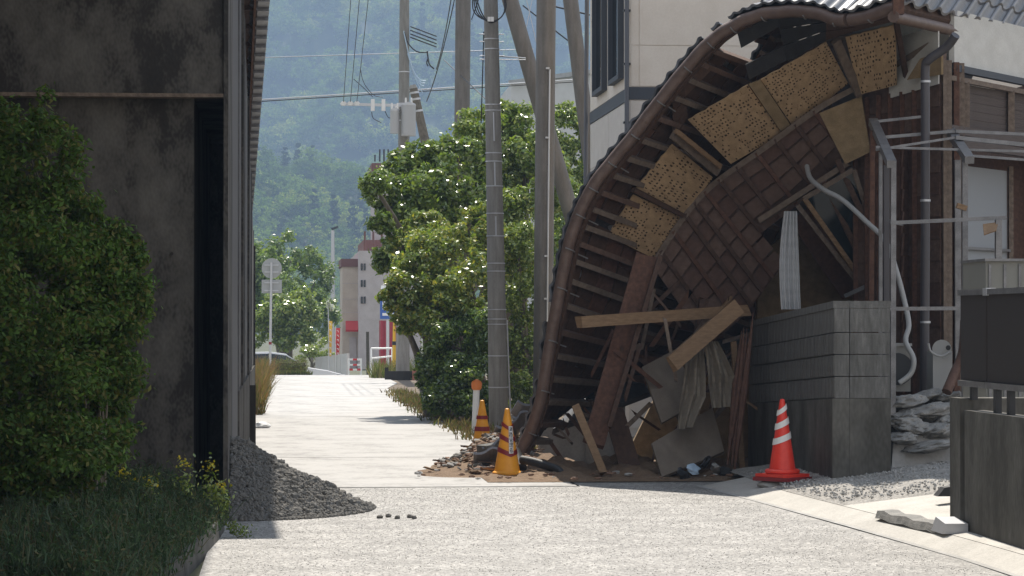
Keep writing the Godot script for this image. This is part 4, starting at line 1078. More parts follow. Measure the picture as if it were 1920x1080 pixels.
	# overhead lines, each a thing of its own
	var lines := [
		["power_line", "thin black line dropping steeply to the crossarm insulators", "drop lines to the crossarm", [644, 192, 75.8], [662, -60, 66], .010, .0, "black_wire"],
		["power_line", "thin black line dropping steeply to the crossarm insulators", "drop lines to the crossarm", [657, 192, 75.8], [679, -60, 66], .010, .0, "black_wire"],
		["power_line", "thin black line dropping steeply to the crossarm insulators", "drop lines to the crossarm", [669, 192, 75.8], [697, -60, 66], .010, .0, "black_wire"],
		["cable_bundle", "pale double cable crossing level with the transformers", "", [330, 197, 92], [1100, 148, 80], .022, .0, "steel_wire"],
		["cable_bundle", "darker cable hung just under the pale double cable", "", [330, 200, 92.2], [1100, 152, 80.2], .018, .0, "black_wire"],
		["high_line", "faint pale line strung high across the mountain", "", [300, 114, 140], [1000, 92, 130], .022, .0, "steel_wire"],
		["service_cable", "black service cable sagging from the steel pole to the lane", "paired service cables", [858, -30, 64], [800, 190, 70], .014, .25, "black_wire"],
		["service_cable", "black service cable sagging from the steel pole to the lane", "paired service cables", [850, -30, 64], [818, 130, 70], .014, .2, "black_wire"],
		["stay_wire", "thin dark stay wire slanting down past the far steel pole", "", [832, 112, 70], [915, 190, 60], .012, .0, "black_wire"],
		["stay_wire", "dark cable slanting from the leaning strut to the white hall", "", [980, 10, 60], [1070, 80, 60], .016, .0, "black_wire"],
		["stay_wire", "dark cable slanting behind the plumb steel pole to the grey house", "", [1040, 12, 50], [1106, 28, 50], .016, .0, "black_wire"],
		["stay_wire", "thin grey wire running down beside the leaning strut", "", [985, -10, 55], [1015, 120, 55], .008, .0, "steel_wire"],
		["stay_wire", "thin grey wire crossing the slanting cables near the leaning strut", "", [1000, -10, 56], [985, 60, 56], .008, .0, "steel_wire"],
		["drop_cable", "pair of loose black cables hanging down left of the ringed pole", "", [907, 60, 41.5], [902, 230, 43], .010, .05, "black_wire"],
		["level_cable", "pale cable running level from the ringed pole to the strut", "", [935, 105, 41], [985, 109, 46], .012, .0, "steel_wire"]]
	for l in lines:
		st = mb(); wire(st, at(l[3][0], l[3][1], l[3][2]), at(l[4][0], l[4][1], l[4][2]), l[5], l[6], 12)
		single(l[0], st, M[l[7]], l[1], "cable", l[2])
	st = mb()
	# ---- pale lane marker post with orange head
	var wp := gr(890, 815); d = -wp.z
	var mk_ := thing("marker_post", "white round marker post with an orange head at the lane edge", "marker post", wp)
	st = mb(); tube(st, [wp, at(893.5, 728, d)], .048, 14); part("post", st, M.white_paint, mk_)
	st = mb(); tube(st, [at(893.5, 731, d), at(893.5, 727, d), at(893.8, 719, d), at(893.8, 715, d), at(894, 711.5, d)], [.058, .075, .08, .065, .02], 16); part("head", st, M.orange_head, mk_)

# ---------------------------------------------------------------- grey house behind
func make_grey_house():
	var D := 38.0; var E := 42.8
	var c := at(1181, 600, D)
	var h := thing("grey_house", "two storey pale grey sided house with a dark band behind the wreck", "house", Vector3(c.x + 4, 0, -40))
	var y_band := at(0, 178, D).y; var y_top := 9.0; var xr := c.x + 9.0
	var st := mb(); span(st, Vector3(c.x, -.1, -E), Vector3(xr, y_band, -D)); part("lower_wall", st, M.house_siding_low, h)
	st = mb(); span(st, Vector3(c.x, y_band + .18, -E), Vector3(xr, y_top, -D)); part("upper_wall", st, M.house_siding, h)
	st = mb(); span(st, Vector3(c.x - .02, y_band, -E - .02), Vector3(xr + .02, y_band + .18, -D + .02)); part("band", st, M.navy, h)
	# siding sheets: proud boards with open joints
	var rows := [[at(0, 275, D).y, y_band - .01], [at(0, 392, D).y, at(0, 275, D).y], [at(0, 500, D).y, at(0, 392, D).y], [at(0, 600, D).y, at(0, 500, D).y], [.1, at(0, 600, D).y]]
	for r in rows:
		var x := c.x + .006
		for k in 3:
			st = mb(); span(st, Vector3(x + .004, r[0] + .006, -D), Vector3(x + 2.9, r[1] - .006, -D + .012)); part("siding_panel", st, M.house_siding_low, h); x += 2.91
		for k in 2:
			st = mb(); span(st, Vector3(c.x - .012, r[0] + .006, -D - k * 2.4 - 2.39), Vector3(c.x, r[1] - .006, -D - k * 2.4 - .006)); part("siding_panel", st, M.house_siding_low, h)
	var up := [[y_band + .19, at(0, 74, D).y], [at(0, 74, D).y, at(0, -40, D).y], [at(0, -40, D).y, y_top]]
	for r in up:
		for q in [[0.02, .13], [.14, 3.0], [3.01, 6.0], [6.01, 9.0]]:
			st = mb(); span(st, Vector3(c.x + q[0], r[0] + .005, -D), Vector3(c.x + q[1], r[1] - .005, -D + .012)); part("siding_panel", st, M.house_siding, h)
		for k in 2:
			st = mb(); span(st, Vector3(c.x - .012, r[0] + .005, -D - k * 2.4 - 2.39), Vector3(c.x, r[1] - .005, -D - k * 2.4 - .006)); part("siding_panel", st, M.house_siding, h)
	# two tall windows in the side wall with deep dark hoods
	for q in [[1166, 1157, 138, 2], [1134, 1126, 160, 1]]:
		var da: float = (c.x + cam_pos.x) * 1.0
		var d0: float = F * c.x / (q[0] + 8.0 - 525.0); var d1: float = F * c.x / (q[1] - 3.0 - 525.0)
		var yb := at(0, q[2], d0).y
		st = mb(); span(st, Vector3(c.x - .10, yb, -d1), Vector3(c.x - .012, 7.6, -d1 + .07)); var w := part("window_frame", st, M.navy, h)
		st = mb(); span(st, Vector3(c.x - .10, yb, -d0 - .07), Vector3(c.x - .012, 7.6, -d0)); part("jamb", st, M.navy, w)
		st = mb(); span(st, Vector3(c.x - .10, yb, -d1 + .07), Vector3(c.x - .012, yb + .07, -d0 - .07)); part("sill", st, M.navy, w)
		st = mb(); span(st, Vector3(c.x - .035, yb + .07, -d1 + .07), Vector3(c.x - .02, 7.6, -d0 - .07)); part("pane", st, M.dark_glass, w)
	# downpipes at both side corners
	st = mb(); tube(st, [at(1175, 470, D - .08), at(1175.5, -60, D - .08)], .034, 12); part("downpipe", st, M.pipe_grey, h)
	st = mb(); tube(st, [at(1097, 470, E + .1), at(1101, -60, E + .1)], .036, 12); part("downpipe", st, M.pipe_grey, h)
	for y in [20, 120, 230, 330]:
		st = mb(); box(st, at(1175.2, y, D - .05), Vector3(.10, .03, .10)); part("pipe_clip", st, M.dark_metal, h)

# ---------------------------------------------------------------- collapsed timber house
var C0 := []
var CR := []
func deck(t: float, u: float) -> Vector3:
	var a := cm(C0, t); var b := cm(CR, t)
	return a.lerp(b, u) + Vector3(0, -.10 * sin(u * PI), 0)
func deck_n(t: float, u: float) -> Vector3:
	var e := .02
	var n := (deck(t + e, u) - deck(t - e, u)).cross(deck(t, u + e) - deck(t, u - e)).normalized()
	return n if n.dot(Vector3(-.2, .75, -.65)) > 0 else -n
func hole(t: float, u: float) -> bool:
	# torn openings near the crown of the eave, and slits further down
	for h in [[8.4, .17, .5, .15], [10.3, .16, .28, .10], [4.35, .30, .10, .16], [3.9, .52, .12, .05]]:
		var q := Vector2((t - h[0]) / h[2], (u - h[1]) / h[3])
		if q.length() < 1.0 + .3 * sin(t * 31.0 + u * 17.0) * sin(u * 43.0): return true
	return false
func strip(st: SurfaceTool, t0: float, t1: float, u0: float, u1: float, lo: float, hi: float, n: int, holes := false):
	for k in n:
		var a := lerpf(t0, t1, float(k) / n); var b := lerpf(t0, t1, float(k + 1) / n)
		if holes and (hole((a + b) / 2, (u0 + u1) / 2)): continue
		var na := deck_n((a + b) / 2, (u0 + u1) / 2)
		hexa(st, [deck(a, u0) + na * lo, deck(b, u0) + na * lo, deck(b, u1) + na * lo, deck(a, u1) + na * lo, deck(a, u0) + na * hi, deck(b, u0) + na * hi, deck(b, u1) + na * hi, deck(a, u1) + na * hi])
func tile_piece(st: SurfaceTool, f: Callable, w: float):   # f(a, b, up): a across 0..1, b up the slope 0..1; a pan and roll with a thick nose
	var prof := [0.0, -.012, -.016, -.010, .004, .028, .040, .030, .006]
	var n := prof.size() - 1
	for k in n:
		var a := float(k) / n; var b := float(k + 1) / n
		hexa(st, [f.call(a, 0, prof[k] * w - .016), f.call(b, 0, prof[k + 1] * w - .016), f.call(b, 1, prof[k + 1] * w - .034), f.call(a, 1, prof[k] * w - .034), f.call(a, 0, prof[k] * w + .012), f.call(b, 0, prof[k + 1] * w + .012), f.call(b, 1, prof[k + 1] * w - .022), f.call(a, 1, prof[k] * w - .022)])
func lath_panel(q: Array, parent: Node, name_ := "soffit_panel", uv := Vector2(1, 1), m: Material = null):
	# q: outer-left, outer-right, inner-right, inner-left; a thin sheet with its own print direction and a ragged outer edge
	var n: Vector3 = (q[1] - q[0]).cross(q[3] - q[0]).normalized()
	if n.dot(Vector3(0, 0, 1)) < 0: n = -n
	var st := mb()
	var nx := 14
	for k in nx:
		var f0 := float(k) / nx; var f1 := float(k + 1) / nx
		var r0 := .010 * sin(k * 2.7) * sin(k * 1.1); var r1 := .010 * sin((k + 1) * 2.7) * sin((k + 1) * 1.1)
		var a: Vector3 = q[0].lerp(q[1], f0); var b: Vector3 = q[0].lerp(q[1], f1); var c: Vector3 = q[3].lerp(q[2], f1); var d: Vector3 = q[3].lerp(q[2], f0)
		a = a.lerp(d, r0 + .02); b = b.lerp(c, r1 + .02)
		var vs := [[a + n * .012, Vector2(f0, 0)], [b + n * .012, Vector2(f1, 0)], [c + n * .012, Vector2(f1, 1)], [d + n * .012, Vector2(f0, 1)]]
		for i in [0, 1, 2, 0, 2, 3]:
			st.set_normal(n); st.set_uv(vs[i][1] * uv); st.add_vertex(vs[i][0])
		var bk := [a, b, c, d]
		for i in [0, 2, 1, 0, 3, 2]:
			st.set_normal(-n); st.set_uv(Vector2.ZERO); st.add_vertex(bk[i])
		for e in [[a, b], [c, d]]:
			var o: Vector3 = e[0] - (a + c) / 2
			for v in [e[0], e[1], e[1] + n * .012, e[0], e[1] + n * .012, e[0] + n * .012]:
				st.set_normal(o.normalized()); st.set_uv(Vector2(.01, .01)); st.add_vertex(v)
	return part(name_, st, m if m else M.lath, parent)
func make_collapsed_house():
	rng.seed = 71
	C0 = ats([[978, 845, 28.6], [1010, 760, 28.5], [1032, 640, 28.4], [1055, 520, 28.3], [1076, 430, 28.2], [1116, 345, 28.1], [1182, 262, 28.0], [1260, 160, 27.8], [1325, 84, 27.6], [1380, 42, 27.4], [1440, 17, 27.2], [1520, 13, 26.8], [1592, 28, 26.4], [1685, 2, 25.9]])
	CR = ats([[1034, 815, 29.3], [1120, 735, 30.2], [1270, 690, 31.4], [1400, 640, 31.8], [1430, 560, 31.8], [1450, 460, 31.6], [1490, 360, 31.4], [1530, 270, 31.2], [1570, 170, 31.0], [1610, 20, 30.8], [1670, -200, 30.6], [1760, -290, 30.2], [1850, -330, 29.8], [1930, -370, 29.4]])
	var h := thing("collapsed_house", "collapsed brown timber house, its tiled eave curling down onto the road", "house", Vector3(5, 0, -29))
	var st := mb()
	# sheathing boards of the roof, run along the eave
	var nu := 13
	for r in nu:
		var t := .12 + .2 * (r % 3)
		if r > 3: t = .35 + .12 * r
		while t < 12.95:
			var e := minf(t + rng.randf_range(1.6, 2.9), 12.95)
			if e > 12.6: e = 12.95
			var wood: Material = M.red_wood if (r * 7 + int(t * 3)) % 4 == 0 else M.dark_wood
			var ns := int((e - t) * 8) + 1
			var from := -1
			for k in ns + 1:
				var solid := k < ns and not hole(lerpf(t, e - .01, (k + .5) / ns), (r + .5) / nu)
				if solid and from < 0: from = k
				if not solid and from >= 0:
					st = mb()
					strip(st, lerpf(t, e - .01, float(from) / ns), lerpf(t, e - .01, float(k) / ns), float(r) / nu + .003, float(r + 1) / nu - .004 + .003 * (r % 2), .0, .014, k - from)
					part("sheathing_board", st, wood, h)
					from = -1
			t = e
	# felt over the boards
	st = mb()
	for r in 26: strip(st, .2 + r * .04, 12.95, r / 26.0, (r + 1) / 26.0, .018, .024, 100, true)
	part("roofing_felt", st, M.felt, h)
	# rafters
	var t := .35
	while t < 12.9:
		st = mb()
		var n := deck_n(t, .3)
		var u1 := .95 if t > 2 else .35 + t * .3
		if not (t > 8.0 and t < 8.8): beam(st, deck(t, .015) - n * .055, deck(t + rng.randf_range(-.05, .05), u1) - n * .055, .055, .10, n)
		else: beam(st, deck(t, .30) - n * .045, deck(t, u1) - n * .045, .05, .075, n, .03)
		part("rafter", st, [M.grey_wood, M.siding, M.grey_wood][int(t * 10) % 3], h)
		t += .38 + rng.randf_range(-.03, .03)
	# fascia
	for k in 13:
		st = mb()
		for q in 4:
			var a := k + q * .25; var b := a + .25
			var na := deck_n(a, .02); var nb := deck_n(b, .02)
			hexa(st, [deck(a, .0) - na * .10, deck(b, .0) - nb * .10, deck(b, .012) - nb * .10, deck(a, .012) - na * .10, deck(a, .0) + na * .02, deck(b, .0) + nb * .02, deck(b, .012) + nb * .02, deck(a, .012) + na * .02])
		part("fascia_board", st, M.dark_wood, h)
	# gutters and their hooks
	for seg in [[0.0, 8.35], [8.35, 11.98], [12.05, 13.0]]:
		st = mb(); var pts := []
		for k in 41:
			var tt := lerpf(seg[0], seg[1], k / 40.0)
			var n := deck_n(tt, .02); var o := (deck(tt, 0) - deck(tt, .1)).normalized()
			pts.append(deck(tt, 0) + o * .06 - n * .03 + Vector3(0, .004 * sin(tt * 9), 0))
		tube(st, pts, .066, 12); part("gutter", st, M.gutter_brown, h)
	for tt in [.5, 1.25, 2.0, 2.8, 3.55, 4.3, 4.9, 5.5, 6.1, 6.7, 7.4, 8.1, 8.9, 9.9, 10.9, 11.7, 12.4]:
		st = mb(); var n := deck_n(tt, .02); var o := (deck(tt, 0) - deck(tt, .1)).normalized(); var c := deck(tt, 0) + o * .06 - n * .03
		var ring := []
		for k in 10: ring.append(c + (o * cos(k * .45 + .2) - n * sin(k * .45 + .2)) * .078)
		ring.append(deck(tt, .06) - n * .09)
		tube(st, ring, .008, 6); part("gutter_hook", st, M.hook_grey, h)
	# eave tiles: first three rows are single pieces, the rest one field
	var field := mb()
	var ncol := 44; var nrow := 12
	for r in nrow:
		for c in ncol:
			var t0 := .25 + 12.7 * c / ncol; var t1 := .25 + 12.7 * (c + 1) / ncol
			var u0 := r / float(nrow) - .014; var u1 := (r + 1.25) / float(nrow) - .014
			if hole((t0 + t1) / 2, (u0 + u1) / 2) or (t0 < 3.4 and rng.randf() < .12) or u1 > 1.02: continue
			if t0 < 1.4 and r > 2: continue
			var ww := (deck(t1, u0) - deck(t0, u0)).length()
			var jig := rng.randf_range(-.012, .012) * (3.0 if t0 < 6 else 1.0)
			var f := func(a, b, up): var tt: float = lerpf(t0, t1, a); var uu: float = lerpf(u0, u1, b); return deck(tt, uu) + deck_n(tt, clampf(uu, .02, .95)) * (.075 + up + jig * b)
			if r < 3:
				st = mb(); tile_piece(st, f, ww * 3.2); part("roof_tile", st, M.tile if (c * 3 + r) % 4 else M.tile_b, h)
			else: tile_piece(field, f, ww * 3.2)
	stuff("roof_tile_field", field, M.tile, h)
	# the ridge-ward slope that carries on behind
	st = mb()
	for k in 26:
		var a := k * .5; var b := a + .5
		var ra := cm(CR, a); var rb := cm(CR, b)
		var off := Vector3(2.2, .7, -1.6)
		slab(st, ra, rb, rb + off, ra + off, .08, Vector3.UP)
	part("rear_roof", st, M.tile, h)
	# torn dark strip between crown of the eave and the soffit
	var C1 := ats([[1262, 268, 28.4], [1290, 222, 28.3], [1345, 188, 28.1], [1405, 150, 27.9], [1475, 116, 27.6], [1548, 76, 27.3], [1600, 60, 27.0], [1690, 36, 26.6]])
	var T1 := [6.9, 7.2, 7.9, 8.9, 10.1, 11.3, 12.1, 13.0]
	for k in 7:
		for s in 3:
			if k == 2 or (k == 1 and s > 0) or (k == 3 and s == 1): continue
			st = mb()
			var f0 := s / 3.0 + .01; var f1 := (s + 1) / 3.0 - .01
			var a := deck(T1[k], .03) - Vector3(0, .08, 0); var b := deck(T1[k + 1], .03) - Vector3(0, .08, 0)
			var rag := rng.randf_range(-.03, .05)
			slab(st, a.lerp(C1[k], f0), b.lerp(C1[k + 1], f0 + rag * .4), b.lerp(C1[k + 1], f1 - rag), a.lerp(C1[k], f1), .02, Vector3(0, .4, -1))
			part("torn_board", st, M.felt if k in [3, 4] else M.dark_wood, h)
	# perforated soffit sheets
	lath_panel(ats([[1135, 440, 28.75], [1185, 363, 28.6], [1278, 407, 29.2], [1228, 485, 29.3]]), h, "soffit_panel", Vector2(.85, .9))
	lath_panel(ats([[1190, 350, 28.55], [1258, 268, 28.4], [1336, 332, 29.0], [1284, 400, 29.15]]), h, "soffit_panel", Vector2(1.0, .65))
	lath_panel(ats([[1288, 222, 28.2], [1400, 156, 27.85], [1466, 250, 28.5], [1370, 306, 28.8]]), h, "soffit_panel", Vector2(1.1, 1.0))
	lath_panel(ats([[1425, 146, 27.82], [1548, 76, 27.4], [1590, 155, 27.9], [1488, 238, 28.4]]), h, "soffit_panel", Vector2(1.25, 1.1))
	lath_panel(ats([[1585, 66, 27.2], [1680, 42, 26.8], [1682, 158, 27.3], [1612, 176, 27.8]]), h, "soffit_panel", Vector2(.9, .8))
	lath_panel(ats([[1402, 155, 27.80], [1424, 147, 27.78], [1486, 240, 28.35], [1467, 250, 28.45]]), h, "joint_batten", Vector2.ZERO, M.olive_plaster)
	# battens between sheets
	for q in [[1262, 252, 28.1, 1346, 322, 28.8, .10, M.grey_wood], [1268, 246, 28.0, 1350, 312, 28.7, .05, M.raw_wood], [1187, 356, 28.5, 1280, 404, 29.1, .05, M.dark_wood], [1567, 76, 27.2, 1612, 178, 27.8, .09, M.grey_wood], [1680, 40, 26.7, 1700, 150, 27.3, .05, M.dark_wood]]:
		st = mb(); beam(st, at(q[0], q[1], q[2]), at(q[3], q[4], q[5]), q[6], .05, Vector3(0, 0, 1)); part("soffit_batten", st, q[7], h)
	# long trim along the head of the wall
	var C2 := ats([[1222, 497, 29.3], [1280, 408, 29.2], [1335, 347, 29.05], [1430, 279, 28.6], [1530, 206, 28.1], [1612, 160, 27.8], [1690, 115, 27.3], [1742, 84, 26.9]])
	st = mb()
	for k in 35:
		var a := cm(C2, k * .2) + Vector3(0, 0, .06); var b := cm(C2, (k + 1) * .2) + Vector3(0, 0, .06)
		beam(st, a, b, .03, .06, Vector3(0, 0, 1).cross(b - a))
	part("head_trim", st, M.grey_wood, h)
	# bent wall of lapped boards under battens
	var C3 := ats([[1330, 650, 29.6], [1405, 580, 29.5], [1462, 505, 29.3], [1548, 432, 28.9], [1620, 335, 28.4], [1680, 305, 28.0]])
	var C2w := C2.slice(0, 6)
	var W := func(a: float, v: float, o: float) -> Vector3: return cm(C2w, a).lerp(cm(C3, a), v) + Vector3(-.15 * o, .1 * o, o)
	var rows := 6
	for k in 11:
		var a0 := k * .36; var a1 := a0 + .335
		for r in rows:
			var v0 := r / float(rows); var v1 := (r + 1) / float(rows)
			if a0 > 1.9 and v1 > .64: continue
			if a0 > 3.65: continue
			st = mb()
			var jl := rng.randf_range(-.006, .006)
			hexa(st, [W.call(a0, v0 + .006, .0), W.call(a1, v0 + .006, .0), W.call(a1, v0 + .006, .012), W.call(a0, v0 + .006, .012), W.call(a0, v1 - .012, .01), W.call(a1, v1 - .012 + jl, .01), W.call(a1, v1 - .012 + jl, .05), W.call(a0, v1 - .012, .05)])
			part("siding_board", st, M.siding if rng.randf() < .65 else M.siding_b, h)
	for k in 11:
		var a := .35 + k * .36
		var vm := 1.0 if a < 1.9 else .62
		st = mb()
		for q in 6: beam(st, W.call(a, vm * q / 6.0, .065), W.call(a, vm * (q + 1) / 6.0, .065), .045, .03, Vector3(-.2, .2, 1))
		part("wall_batten", st, M.red_wood if k % 3 == 1 else M.dark_wood, h)
	st = mb()
	for k in 12: slab(st, W.call(k * .33, -.02, -.03), W.call((k + 1) * .33, -.02, -.03), W.call((k + 1) * .33, .63 if k > 5 else 1.0, -.03), W.call(k * .33, .63 if k > 5 else 1.0, -.03), .02, Vector3(0, 0, -1))
	part("wall_backing", st, M.siding, h)
	st = mb(); beam(st, at(1425, 414, 28.75), at(1592, 306, 28.1), .07, .06); part("window_head", st, M.grey_wood, h)
	# strip of bare clay wall
	st = mb(); slab(st, at(1536, 212, 28.05), at(1615, 180, 27.85), at(1632, 285, 27.8), at(1585, 308, 28.05), .04, Vector3(0, 0, -1)); part("clay_wall", st, M.olive_plaster, h)
	# still standing wall, boards in courses between battens
	var wa := at(1608, 600, 28.2); var wb := at(1765, 600, 26.7)
	var SW := func(f: float, y: float, o: float) -> Vector3: return Vector3(lerpf(wa.x, wb.x, f), y, lerpf(wa.z, wb.z, f)) + Vector3(-.68, 0, .73) * o
	var ytop := 4.08
	for k in 7:
		var f0 := k / 7.0 + .002; var f1 := (k + 1) / 7.0 - .002
		for r in 17:
			var y1 := ytop - r * .225 + rng.randf_range(-.02, .02); var y0 := ytop - (r + 1) * .225
			if r == 0 and k < 4: y1 -= .14 * (4 - k) * .4
			st = mb()
			hexa(st, [SW.call(f0, y0 - .02, .0), SW.call(f1, y0 - .02, .0), SW.call(f1, y0 - .02, .028), SW.call(f0, y0 - .02, .028), SW.call(f0, y1, .0), SW.call(f1, y1, .0), SW.call(f1, y1, .010), SW.call(f0, y1, .010)])
			part("siding_board", st, M.siding_b if rng.randf() < .45 else M.siding, h)
		st = mb(); beam(st, SW.call(f0, .3, .045), SW.call(f0, ytop - .05, .045), .05, .03, Vector3(0, 0, 1)); part("wall_batten", st, M.red_wood, h)
	st = mb(); hexa(st, [SW.call(0, .2, -.12), SW.call(1, .2, -.12), SW.call(1, .2, -.005), SW.call(0, .2, -.005), SW.call(0, 4.4, -.12), SW.call(1, 4.4, -.12), SW.call(1, 4.4, -.005), SW.call(0, 4.4, -.005)]); part("wall_backing", st, M.siding, h)
	st = mb(); hexa(st, [SW.call(.42, ytop - .1, .03), SW.call(1, ytop - .02, .03), SW.call(1, ytop - .02, .05), SW.call(.42, ytop - .1, .05), SW.call(.42, 4.6, .03), SW.call(1, 4.65, .03), SW.call(1, 4.65, .05), SW.call(.42, 4.6, .05)]); part("clay_wall", st, M.plaster, h)
	st = mb(); slab(st, at(1700, 150, 27.0), at(1765, 140, 26.6), at(1765, 96, 26.5), at(1725, 110, 26.8), .03, Vector3(0, 0, -1)); part("tan_sheet", st, M.olive_plaster, h)
	# corner posts and the front wall, running away to the right
	var fa := at(1768, 600, 26.75); var fb := at(1990, 600, 29.4)
	var FW := func(f: float, y: float, o: float) -> Vector3: return Vector3(lerpf(fa.x, fb.x, f), y, lerpf(fa.z, fb.z, f)) + Vector3(.65, 0, .76) * o
	for q in [[.0, .09, M.grey_wood], [.07, .06, M.red_wood], [.105, .07, M.grey_wood]]:
		st = mb(); beam(st, FW.call(q[0], .3, .05), FW.call(q[0], 4.3, .05), q[1], .09, Vector3(0, 0, 1)); part("corner_post", st, q[2], h)
	st = mb(); slab(st, FW.call(.08, 4.26, .02), FW.call(1.1, 4.26, .02), FW.call(1.1, 4.85, .02), FW.call(.08, 4.85, .02), .06, Vector3(0, 0, -1)); part("plaster_panel", st, M.plaster, h)
	st = mb(); beam(st, FW.call(.06, 4.24, .05), FW.call(1.1, 4.24, .05), .07, .07); part("dark_lintel", st, M.navy, h)
	st = mb(); beam(st, FW.call(.0, 4.13, .05), FW.call(1.1, 4.13, .05), .06, .05); part("rail_beam", st, M.grey_wood, h)
	for r in 5:
		st = mb(); slab(st, FW.call(.0, 3.66 + r * .09, .0), FW.call(1.1, 3.66 + r * .09, .0), FW.call(1.1, 3.745 + r * .09, .012), FW.call(.0, 3.745 + r * .09, .012), .02, Vector3(0, 0, -1)); part("weather_board", st, M.weather_board, h)
	for f in [.15, .52, .9]:
		st = mb(); beam(st, FW.call(f, 3.62, .05), FW.call(f, 4.12, .05), .07, .05, Vector3(0, 0, 1)); part("short_post", st, M.grey_wood, h)
	for y in [3.60, 3.47]:
		st = mb(); beam(st, FW.call(.0, y, .06), FW.call(1.1, y, .06), .08, .09); part("rail_beam", st, M.weather_board, h)
	for r in 14:
		st = mb(); slab(st, FW.call(.0, .25 + r * .23, -.5), FW.call(1.1, .25 + r * .23, -.5), FW.call(1.1, .475 + r * .23, -.48), FW.call(.0, .475 + r * .23, -.48), .02, Vector3(0, 0, -1)); part("weather_board", st, M.siding_b, h)
	st = mb(); slab(st, FW.call(.24, .5, -.3), FW.call(.72, .5, -.3), FW.call(.72, 3.3, -.3), FW.call(.24, 3.3, -.3), .04, Vector3(0, 0, -1)); var dr := part("door", st, M.door_panel, h)
	st = mb(); beam(st, FW.call(.24, 2.42, -.27), FW.call(.72, 2.42, -.27), .03, .03); part("door_rail", st, M.aluminium, dr)
	for f in [.235, .73]:
		st = mb(); beam(st, FW.call(f, .4, -.27), FW.call(f, 3.35, -.27), .05, .06, Vector3(0, 0, 1)); part("door_jamb", st, M.grey_wood, h)
	# front roof plane with rows of tiles
	var e0 := at(1690, 4, 25.9); var e1 := at(1990, 78, 29.6)
	var up := Vector3(1.55, 1.72, -2.4)
	var FR := func(a: float, b: float, o: float) -> Vector3: return e0.lerp(e1, a) + up * b + Vector3(.3, .85, .42) * o
	st = mb(); hexa(st, [FR.call(0, -.02, -.08), FR.call(1, -.02, -.08), FR.call(1, 1, -.08), FR.call(0, 1, -.08), FR.call(0, -.02, -.03), FR.call(1, -.02, -.03), FR.call(1, 1, -.03), FR.call(0, 1, -.03)]); part("roof_boards", st, M.dark_wood, h)
	for r in 8:
		for c in 13:
			var f := func(a, b, o): return FR.call((c + a) / 13.0, (r + b * 1.2) / 8.0 - .03, o + .05)
			st = mb(); tile_piece(st, f, 1.0); part("roof_tile", st, M.tile if (c + r * 2) % 3 else M.tile_b, h)
	st = mb(); tube(st, [FR.call(0, -.05, -.08), FR.call(1, -.05, -.08)], .06, 10); part("gutter", st, M.gutter_brown, h)
	st = mb(); beam(st, FR.call(-.01, 0, -.12), FR.call(1, 0, -.12), .03, .15); part("fascia_board", st, M.dark_wood, h)
	st = mb(); slab(st, FR.call(0, 0, -.2), FR.call(1, 0, -.2), FR.call(1, .42, -.5), FR.call(0, .42, -.5), .02, Vector3.UP); part("soffit_panel", st, M.grey_wood, h)
	st = mb(); box(st, at(1683, 14, 25.85), Vector3(.11, .14, .10)); part("corner_block", st, M.red_wood, h)
	# hip roll
	st = mb(); tube(st, [e0 + Vector3(0, .1, 0), e0.lerp(e0 + up, 1.0) + Vector3(0, .14, 0)], .12, 10); part("hip_roll", st, M.tile, h)
	# house body behind, closing the roof from the sky
	st = mb(); slab(st, FR.call(0, 1, -.05), FR.call(1, 1, -.05), FR.call(1, 1, -.05) + Vector3(2, -.9, -4), FR.call(0, 1, -.05) + Vector3(0, -.9, -4), .06, Vector3.UP); part("rear_roof", st, M.tile, h)
	st = mb(); span(st, Vector3(6.2, 0, -36.2), Vector3(9.4, 4.4, -36.0)); part("rear_wall", st, M.siding, h)
	st = mb(); span(st, Vector3(9.3, 0, -36), Vector3(9.45, 4.6, -29.3)); part("side_wall", st, M.siding, h)
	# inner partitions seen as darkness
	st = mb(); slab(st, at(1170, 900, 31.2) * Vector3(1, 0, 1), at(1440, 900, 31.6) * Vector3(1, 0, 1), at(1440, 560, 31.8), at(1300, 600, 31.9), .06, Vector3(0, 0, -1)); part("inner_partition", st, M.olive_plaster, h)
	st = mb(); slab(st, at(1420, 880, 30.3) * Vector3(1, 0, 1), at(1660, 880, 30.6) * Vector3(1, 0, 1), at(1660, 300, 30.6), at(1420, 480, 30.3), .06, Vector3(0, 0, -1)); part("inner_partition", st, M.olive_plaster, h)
	# downpipe at the corner with a crooked neck
	st = mb(); tube(st, cms([at(1792, 66, 26.0), at(1775, 88, 26.1), at(1742, 112, 26.2), at(1735, 128, 26.25), at(1735, 200, 26.25), at(1735, 460, 26.25), at(1733, 735, 26.25)], 40), .045, 12); part("downpipe", st, M.pipe_brown, h)
	for y in [155, 378, 606]:
		st = mb(); tube(st, [at(1735, y, 26.25), at(1735, y - 4, 26.25)], .052, 12); part("pipe_clip", st, M.galvanised, h)
	# dark red post beside the frame
	st = mb(); beam(st, at(1636, 245, 26.6), at(1633, 575, 26.6), .05, .05, Vector3(0, 0, 1)); part("thin_post", st, M.red_wood, h)
	# skewed window sash in the opening
	var ws := ats([[1508, 372, 28.3], [1600, 318, 28.0], [1650, 470, 28.2], [1612, 520, 28.4]])
	st = mb(); slab(st, ws[0], ws[1], ws[2], ws[3], .012, Vector3(0, 0, -1)); var sash := part("window_sash", st, M.dark_glass, h)
	for k in 4:
		st = mb(); beam(st, ws[k], ws[(k + 1) % 4], .05, .04, Vector3(0, 0, 1)); part("sash_rail", st, [M.grey_wood, M.grey_wood, M.dark_wood, M.raw_wood][k], sash)
